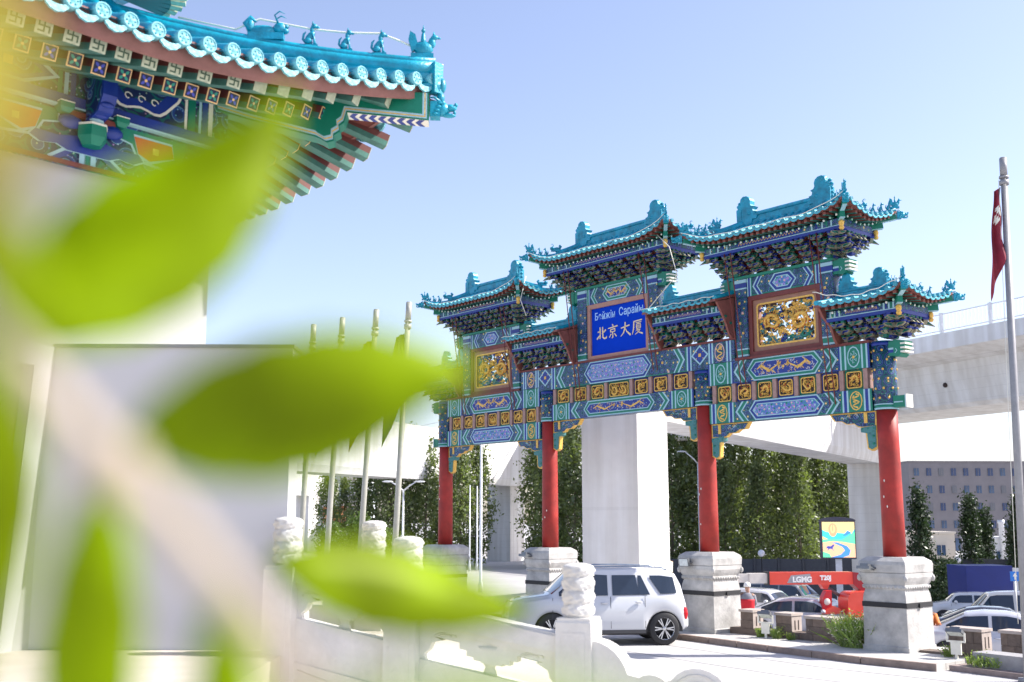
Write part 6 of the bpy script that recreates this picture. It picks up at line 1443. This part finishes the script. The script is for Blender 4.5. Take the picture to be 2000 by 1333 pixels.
WP = mat('white_car_paint', (.60, .61, .63), .22, var=.01, coat=.8); SP = mat('silver_lilac_car_paint', (.50, .51, .56), .25, var=.01, metal=.2, coat=.8); BP = mat('black_car_paint', (.02, .02, .03), .15, coat=.8); GP = mat('grey_car_paint', (.25, .26, .28), .25, metal=.4, coat=.6); CP = mat('cream_white_car_paint', (.68, .66, .60), .22, var=.01, coat=.8)
# the large white estate in front of the gateway
hd = Vector((-.992, -.125, 0)).normalized(); lf_ = Vector((.125, -.992, 0)).normalized(); rw_ = Vector((4.16, 31.0, 0)); cc = rw_ + hd * 1.79 - lf_ * .93
topS = [(-2.5, .75), (-2.46, 1.1), (-2.32, 1.55), (-2.15, 1.84), (-2.0, 1.91), (-1.0, 1.97), (.3, 1.95), (.65, 1.88), (1.35, 1.28), (2.0, 1.2), (2.3, 1.12), (2.45, .95), (2.5, .62)]
beltS = [(-2.5, .73), (-2.44, 1.06), (-2.2, 1.27), (1.3, 1.22), (2.0, 1.12), (2.5, .6)]
car('estate_car', 'large white estate car with dark windows turning in front of the gateway', 5.0, 2.04, 1.97, topS, beltS, 3.11, .42, WP, (cc.x, cc.y, -.146), atan2(hd.y, hd.x), 'car',
    roofw=.80, glass=[[(-.23, 1.27, 1.78), (.15, 1.27, 1.80), (.55, 1.27, 1.78), (.68, 1.27, 1.68), (1.12, 1.26, 1.36)], [(-1.10, 1.28, 1.30), (-1.02, 1.28, 1.78), (-.36, 1.27, 1.78)], [(-1.40, 1.28, 1.30), (-1.17, 1.28, 1.77), (-1.08, 1.28, 1.77), (-1.07, 1.28, 1.5)][:3], [(-2.16, 1.31, 1.36), (-2.08, 1.31, 1.72), (-1.70, 1.30, 1.765), (-1.42, 1.70, 1.765)]], wx=-.235, dark=[1.30, -.30, -1.26])
obj_ = bpy.data.objects['estate_car']; obj_.scale = (1.0, 1.0, 1.055)
m = MB()
for s_ in (-1, 1): m.tube([(-1.95, s_ * .72, 1.90), (-1.8, s_ * .72, 1.965), (-.8, s_ * .72, 2.0), (.2, s_ * .72, 1.99), (.45, s_ * .72, 1.94)], .022, 6)
obj('roof_rail', m, mat('steel_blue_trim', (.25, .30, .38), .3, metal=.5), obj_)
obj('licence_plate', MB().box(-2.53, -2.5, -.26, .26, .86, .98, 0), WHITE, obj_)
def place(px, yroof, H, lo=31, hi=90):
    best = None; D = lo
    while D < hi:
        p = at(px, yroof, D); e = p.z - (ground_z(p.x, D) + H)
        if best is None or abs(e) < best[0]: best = (abs(e), p.x, D)
        if best and e < 0 and best[0] < .2: break
        D += .25
    return (best[1], best[2], ground_z(best[1], best[2]))
def tabs(L, H, kind):
    h = L / 2
    if kind == 'sedan': return [(-h, .6), (-h + .05, .92), (-h + .2, 1.0), (-h + .75, 1.05), (-h + 1.55, H - .06), (-.15 * h, H), (.12 * h, H - .02), (.24 * h, H - .06), (h - 1.15, .98), (h - .25, .82), (h - .05, .7), (h, .5)], [(-h, .58), (-h + .2, .93), (h - 1.2, .93), (h - .2, .76), (h, .48)]
    return [(-h, .75), (-h + .06, 1.1), (-h + .25, H - .35), (-h + .45, H - .06), (-.2 * h, H), (.18 * h, H - .03), (.3 * h, H - .09), (h - 1.15, 1.16), (h - .3, 1.02), (h - .05, .85), (h, .6)], [(-h, .72), (-h + .1, 1.05), (h - 1.2, 1.08), (h - .3, .95), (h, .58)]
def simple(name, label, px, yr, L, H, kind, paint, head, D=None, W=1.84, cat='car'):
    T, B = tabs(L, H, kind); P = place(px, yr, H) if D is None else (at(px, 1018, D).x, D, ground_z(at(px, 1018, D).x, D)); h = L / 2
    if kind == 'sedan': g = [[(-.07 * h, .97, H - .12), (.10 * h, .97, H - .12), (.22 * h, .97, H - .17), (h - 1.35, .97, 1.02)], [(-h + 1.0, .99, 1.1), (-h + 1.5, .98, H - .16), (-.11 * h, .98, H - .12)]]
    else: g = [[(-.05 * h, 1.12, H - .14), (.2 * h, 1.12, H - .15), (.3 * h, 1.12, H - .2), (h - 1.35, 1.12, 1.2)], [(-.45 * h, 1.13, H - .14), (-.09 * h, 1.12, H - .14)], [(-h + .45, 1.16, 1.35), (-h + .6, 1.15, H - .18), (-.49 * h, 1.13, H - .14)]]
    return car(name, label, L, W, H, T, B, L * .58, .33 if kind == 'sedan' else .37, paint, P, head, cat, glass=g, roofw=.72, sill=.26 if kind == 'sedan' else .32, dark=[h - 1.3, -.09 * h, -h + 1.4], detail=True)
simple('saloon_car', 'silver lilac saloon car behind the right hand stone merlons', 1935, 1185, 4.8, 1.50, 'sedan', SP, radians(-22), D=33.0)
simple('saloon_car', 'black saloon car parked just behind the silver lilac one', 1925, 1180, 4.7, 1.46, 'sedan', BP, radians(-22), D=38.5)
simple('off_road_car', 'big cream white off road car with long dark side windows at the right edge', 1955, 1154, 5.0, 1.88, 'suv', CP, radians(166), W=1.95, D=47)
simple('crossover_car', 'white crossover car with its dark wheel showing, left of the big cream white one', 1880, 1157, 4.4, 1.62, 'suv', WP, radians(166), D=57)
simple('saloon_car', 'silver saloon car seen from the side behind the boom lift and low wall', 1560, 1166, 4.7, 1.45, 'sedan', SP, radians(-22), D=41)
simple('crossover_car', 'silver blue crossover with its windscreen towards the boom lift, beside the worker', 1478, 1139, 4.5, 1.62, 'suv', SP, radians(-38), D=45)
simple('estate_car', 'grey people carrier under the boom of the red lift', 1535, 1139, 4.8, 1.75, 'suv', GP, radians(-40), D=56)
# lorry with a blue box body
_x = at(1905, 1018, 60).x; P = (_x, 60.0, ground_z(_x, 60.0)); t = thing('box_lorry', 'lorry with a long dark blue box body and white cab behind the parked cars', 'lorry', (P[0], P[1], P[2]), radians(4))
s_ = P[1] / FPX; obj('box_body', MB().box(-44 * s_, 46 * s_, -1.1, 1.1, .9, 2.95, 0), mat('dark_blue_tarpaulin', (.01, .025, .20), .5, var=.1, scale=1), t)
mb = MB(); mb.prism([(46.5 * s_, .5), (46.5 * s_, 2.85), (76 * s_, 2.8), (80 * s_, 2.3), (100 * s_, 1.45), (112 * s_, 1.3), (114 * s_, .5)], -1.0, 1.0, 0); cab = obj('cab', mb, WP, t)
obj('cab_window', MB().prism([(57 * s_, 1.5), (58 * s_, 2.2), (77 * s_, 2.2), (90 * s_, 1.55)], -1.01, 1.01, 0), GLS, t); obj('windscreen', MB().prism([(82 * s_, 2.26), (98 * s_, 1.56), (99.5 * s_, 1.56), (83 * s_, 2.3)], -.9, .9, 0), GLS, t)
ty, ri = wheel_meshes(.42, .26)
for x in (-30 * s_, 90 * s_):
    for q in (-1, 1): o = link('wheel', ty, t, TR((x, q * .95, .42)) @ (RZ(0) if q < 0 else RZ(pi))); link('rim', ri, o)
# blue arrow sign
p = at(1981, 1126, 33); t = thing('arrow_sign', 'square blue road sign with a white upward arrow in front of the lorry cab', 'road sign', (p.x, 33, ground_z(p.x, 33))); H_ = p.z - ground_z(p.x, 33)
obj('pole', MB().lathe([(.03, 0), (.03, H_)], 8), METAL, t); k = 9 * 33 / FPX; pl = obj('sign_plate', MB().box(-k, k, -.05, -.03, H_ - k, H_ + k, 0), mat('sign_blue', (.01, .16, .55), .35), t)
obj('arrow', MB().flat([(-k * .16, H_ - k * .7), (k * .16, H_ - k * .7), (k * .16, H_ + k * .0), (k * .5, H_ + k * .0), (0, H_ + k * .75), (-k * .5, H_), (-k * .16, H_)], -.054, 0), WHITE, pl)

# boom lift
BD = 40.5; s_ = BD / FPX; p = at(1600, 1018, BD); gz = ground_z(p.x, BD); bl_t = thing('boom_lift', 'orange red telescopic boom lift, boom stowed level, behind the low stone wall', 'boom lift', (p.x, BD, gz), radians(6))
def bz(y): return HC - (y - 1018) * s_ - gz
def bx(x): return (x - 1600) * s_
ORG = mat('boom_orange_red', (.68, .055, .03), .4, var=.04, coat=.3); CRM = mat('lift_crimson', (.50, .01, .02), .4, var=.05); DKR = mat('dark_red_steel', (.25, .01, .02), .5); LGR = mat('boom_pale_grey', (.62, .58, .54), .4)
boom = obj('boom', MB().box(bx(1492), bx(1657), -.22, .22, bz(1137), bz(1114), 0), ORG, bl_t)
obj('boom_extension', MB().box(bx(1455), bx(1492), -.17, .17, bz(1134.5), bz(1116), 0), LGR, bl_t); obj('boom_tip', MB().box(bx(1436), bx(1455), -.13, .13, bz(1133), bz(1117), 0), LGR, bl_t); obj('collar', MB().box(bx(1490), bx(1493), -.24, .24, bz(1138), bz(1113), 0), BLACK, bl_t)
obj('boom_heel', MB().prism([(bx(1657), bz(1137)), (bx(1657), bz(1114)), (bx(1682), bz(1117)), (bx(1682), bz(1135)), (bx(1692), bz(1147)), (bx(1672), bz(1150))], -.24, .24, 0), DKR, bl_t)
mk = mat('white_marking', (.8, .8, .8), .5); gm_ = mat('grey_marking_patch', (.30, .30, .33), .5)
obj('marking_patch', MB().flat([(bx(1527), bz(1134)), (bx(1575), bz(1134)), (bx(1573), bz(1117)), (bx(1535), bz(1120))], -.222, 0), gm_, boom)
for txt, x, y, sz in (('LGMG', 1557, 1128, .26), ('T20J', 1603, 1125, .22)):
    me = textmesh(txt, sz, 'lettering', offset=.012, extrude=.002); me.materials.clear(); me.materials.append(mk); link('lettering', me, boom, TR((bx(x), -.228, bz(y))) @ RXM)
obj('bracket', MB().prism([(bx(1595), bz(1137)), (bx(1612), bz(1137)), (bx(1608), bz(1146)), (bx(1600), bz(1146))], -.15, .15, 0), ORG, bl_t)
obj('lift_cylinder', MB().tube([(bx(1609), -.1, bz(1143)), (bx(1640), -.1, bz(1164))], .06, 10), mat('cylinder_grey', (.16, .14, .14), .35, metal=.5), bl_t)
obj('side_cowl', MB().prism([(bx(1587), bz(1188)), (bx(1590), bz(1160)), (bx(1597), bz(1148)), (bx(1607), bz(1147)), (bx(1606), bz(1176)), (bx(1600), bz(1188))], -.55, -.2, 0), CRM, bl_t)
obj('round_cap', MB().lathe([(.001, 0), (.11, .0), (.12, -.02)], 16, (0, 0, 0), 0), LGR, bl_t, TR((bx(1597), -.57, bz(1168))) @ RX(pi / 2))
m = MB(); m.prism(rrect(bx(1629), bx(1702), bz(1208), bz(1149), .28, 5), -.95, -.05, 0); obj('engine_cowl', m, ORG, bl_t)
obj('cowl_face', MB().box(bx(1668), bx(1700), -.958, -.95, bz(1196), bz(1160), 0), CRM, bl_t); obj('cowl_vent', MB().box(bx(1675), bx(1690), -.968, -.958, bz(1184), bz(1165), 0), DARK, bl_t); obj('amber_reflector', MB().box(bx(1657), bx(1671), -.962, -.95, bz(1194), bz(1189), 0), mat('amber', (.9, .35, .02), .3), bl_t)
m = MB(); m.prism([(bx(1585), bz(1202)), (bx(1587), bz(1186)), (bx(1606), bz(1175)), (bx(1620), bz(1180)), (bx(1618), bz(1202))], -.7, .6, 0); obj('front_cowl', m, ORG, bl_t); obj('grille', MB().box(bx(1592), bx(1606), -.71, -.7, bz(1198), bz(1190), 0), LGR, bl_t)
obj('turntable', MB().box(bx(1600), bx(1700), -.9, .9, bz(1215), bz(1200), 0), DKR, bl_t); obj('chassis', MB().box(bx(1570), bx(1700), -1.1, 1.1, .35, .8, 0), ORG, bl_t)
ty, ri = wheel_meshes(.48, .36)
for x in (bx(1583), bx(1690)):
    for q in (-1, 1): o = link('wheel', ty, bl_t, TR((x, q * 1.05, .48)) @ (RZ(0) if q < 0 else RZ(pi))); link('rim', ri, o)

# ================================================================== PEOPLE
SKIN = mat('skin', (.42, .24, .17), .6)
def person(label, P, rz, top_m, leg_m, hat_m, lean=0.0, arm=0.3, vest=None):
    t = thing('person', label, 'person', P, rz)
    J = {'pel': (0, 0, .95), 'ch': (lean * .5, 0, 1.28), 'nk': (lean, 0, 1.48), 'hd': (lean * 1.1 + .02, 0, 1.62), 'ht': (lean * 1.1 + .02, 0, 1.70)}
    V = [J['pel'], (lean * .25, 0, 1.12), J['ch'], (lean * .9, 0, 1.42), J['nk'], J['hd'], J['ht']]; Rr = [.15, .14, .16, .10, .055, .095, .08]; Ed = [(0, 1), (1, 2), (2, 3), (3, 4), (4, 5), (5, 6)]
    for s_ in (-1, 1):
        o = len(V); V += [(lean * .8, s_ * .19, 1.40), (lean + arm * .3, s_ * .24, 1.14), (lean + arm, s_ * .2, .98 + arm * .4), (lean + arm + .08, s_ * .19, .96 + arm * .4)]; Rr += [.065, .05, .038, .045]; Ed += [(3, o), (o, o + 1), (o + 1, o + 2), (o + 2, o + 3)]
        o = len(V); V += [(0, s_ * .10, .88), (.02, s_ * .11, .50), (-.02, s_ * .11, .09), (.12, s_ * .12, .04)]; Rr += [.095, .065, .05, .045]; Ed += [(0, o), (o, o + 1), (o + 1, o + 2), (o + 2, o + 3)]
    me = bpy.data.meshes.new('body'); me.from_pydata(V, Ed, []); me.materials.append(SKIN); o = link('body', me, t); sk = o.modifiers.new('s', 'SKIN'); sk.use_smooth_shade = True
    for i, r_ in enumerate(Rr): me.skin_vertices[0].data[i].radius = (r_, r_)
    me.skin_vertices[0].data[0].use_root = True; sb = o.modifiers.new('u', 'SUBSURF'); sb.levels = 1; sb.render_levels = 1
    m = MB(); m.T = Matrix.Shear('XY', 4, (0, 0)) if False else None
    m.lathe([(.18, .88), (.185, 1.0), (.19, 1.2), (.20, 1.34), (.12, 1.45), (.07, 1.48)], 14, (lean * .6, 0, 0), 0, sx=.78, sy=1.12); obj('jacket', m, vest or top_m, t)
    if vest: obj('vest', MB().lathe([(.19, .86), (.195, 1.0), (.20, 1.2), (.208, 1.27)], 14, (lean * .6, 0, 0), 0, sx=.80, sy=1.14), top_m, t)
    for s_ in (-1, 1):
        obj('sleeve', MB().tube([(lean * .8, s_ * .19, 1.40), (lean + arm * .3, s_ * .245, 1.14), (lean + arm * .9, s_ * .205, 1.0 + arm * .35)], [.08, .066, .052], 8), top_m if vest is None else vest, t)
        obj('trouser_leg', MB().tube([(0, s_ * .09, .95), (.02, s_ * .11, .5), (-.02, s_ * .11, .08)], [.12, .085, .07], 8), leg_m, t)
    m = MB(); m.lathe([(.118, 0), (.12, .05), (.10, .11), (.05, .15), (.005, .16)], 14, (lean * 1.1 + .02, 0, 1.67)); m.ell((lean * 1.1 + .10, 0, 1.68), (.09, .1, .012), 0, 8); obj('hard_hat', m, hat_m, t)
    m = MB(); m.ell((lean * 1.1 + .115, 0, 1.60), (.02, .016, .022), 0, 6); obj('nose', m, SKIN, t); return t
NAVY = mat('dark_workwear', (.03, .035, .06), .8); REDC = mat('red_work_vest', (.55, .01, .02), .7); GRYC = mat('grey_shirt', (.22, .22, .25), .8); WHH = mat('white_hard_hat', (.8, .8, .78), .35); YEH = mat('yellow_hard_hat', (.85, .62, .05), .35); HIV = mat('pale_hi_vis_vest', (.70, .74, .55), .7); ORV = mat('orange_work_vest', (.65, .20, .05), .7)
p = at(1459, 1137, 37.5); person('worker in white hard hat and red vest, seen from behind, left of the boom lift', (p.x, 37.5, p.z - 1.83), radians(75), REDC, NAVY, WHH, .03, .2, GRYC)
p = at(1306, 1077, 45); fz = p.z - 1.83; person('worker in a yellow hard hat and pale vest behind the roof of the white car', (p.x, 45, fz), radians(215), HIV, NAVY, YEH, .08, .3)
m = MB().box(p.x - 1.0, p.x + .8, 44.2, 45.9, ground_z(p.x, 45) - .2, fz, 0); tag(obj('pier_footing', m, CONC), 'low concrete footing at the foot of the big grey viaduct pier', 'footing')
p = at(1813, 1190, 33.5); person('worker in an orange vest, mostly hidden by the nearest pedestal', (p.x - .05, 33.5, p.z - 1.55), radians(-90), ORV, NAVY, ORV, .1, .35)

# ================================================================== THE LEAFY BRANCH RIGHT BEFORE THE LENS
NEAR = leafmat('sunlit_young_leaf', (.26, .355, .0), .55); NEARB = mat('pale_twig_bark', (.44, .36, .26), .7, var=.15, scale=60); BUDM = leafmat('yellow_leaf', (.40, .34, .07), .5)
for _m in (NEAR, BUDM):
    for _n in _m.node_tree.nodes:
        if _n.type == 'BSDF_GLOSSY': _n.inputs['Color'].default_value = (.25, .3, .1, 1)
        if _n.type == 'TEX_NOISE': _n.inputs['Scale'].default_value = 18
br = thing('leafy_branch', 'pale twig with long fresh green leaves, very close and out of focus', 'branch', tuple(at(340, 1000, .42))); IB = TR(-at(340, 1000, .42))
def pxp(x, y, D): return at(x, y, D)
m = MB(); pts = [pxp(-60, 590, .29), pxp(90, 760, .295), pxp(235, 930, .30), pxp(330, 1010, .305), pxp(470, 1180, .31), pxp(620, 1390, .315)]; m.tube([tuple(q) for q in pts], [.0044, .0046, .0050, .0045, .0043, .004], 12); m.ell(tuple(pxp(225, 915, .30)), .0085, 0, 10); obj('twig', m, NEARB, br, IB)
def leaf(p0, p1, wpx, D0, D1, droop=0.0, mt=NEAR, roll=.5, tip=1.0, stem=None):
    """lanceolate leaf with a folded midrib, from base p0 to tip p1 (photo pixels)"""
    a, b = pxp(*p0, D0), pxp(*p1, D1); d = b - a; L = d.length; u = d.normalized(); view = ((a + b) / 2 - C0).normalized(); n = u.cross(view).normalized(); f = n.cross(u).normalized(); W_ = wpx / FPX * (D0 + D1) / 2
    n2 = n * cos(roll) + f * sin(roll); f2 = n2.cross(u); N = 24; M_ = 8
    def P(i, j, dz):
        t = i / N; s_ = -1 + 2 * j / M_; w = W_ / 2 * (sin(pi * min(1, t ** .85)) ** .8) * (1 + .03 * sin(t * 40) * abs(s_)); return a + d * t + n2 * (w * s_) + f2 * (dz + .16 * W_ * s_ * s_ + .01 * L * sin(t * 9 + s_)) + f2 * (droop * L * sin(pi * t))
    m = MB(); th = .00025
    for side_, dz in ((1, th), (-1, -th)): m.grid(lambda u_, v_, dz=dz: tuple(P(u_ * N, v_ * M_, dz)), N, M_, 0)
    m.tube([tuple(P(i, M_ / 2, -.0004)) for i in range(0, N + 1, 3)], [.0009 * (1 - i / N * .7) for i in range(0, N + 1, 3)], 6, 0)
    if stem: m.tube([tuple(pxp(*stem)), tuple(a)], .0011, 6)
    obj('leaf', m, mt, br, IB)
leaf((15, 655), (575, 165), 360, .36, .43, .04, roll=.5)
leaf((265, 880), (945, 735), 330, .38, .45, -.02, roll=-.5)
leaf((535, 1082), (1060, 1185), 185, .56, .66, .02, roll=.5)
leaf((218, 920), (160, 1800), 215, .36, .42, .0, roll=.6)
leaf((458, 1115), (440, 1900), 150, .36, .40, .0, roll=.5)
leaf((-50, 640), (-30, 1400), 300, .30, .34, .0, roll=.4)
leaf((-40, -160), (-10, 520), 330, .19, .21, .0, mt=BUDM, roll=.6)
leaf((-60, 330), (120, 700), 190, .25, .27, .0, mt=NEAR, roll=.6)
leaf((380, 1540), (1500, 1460), 380, .17, .19, .0, roll=.4)
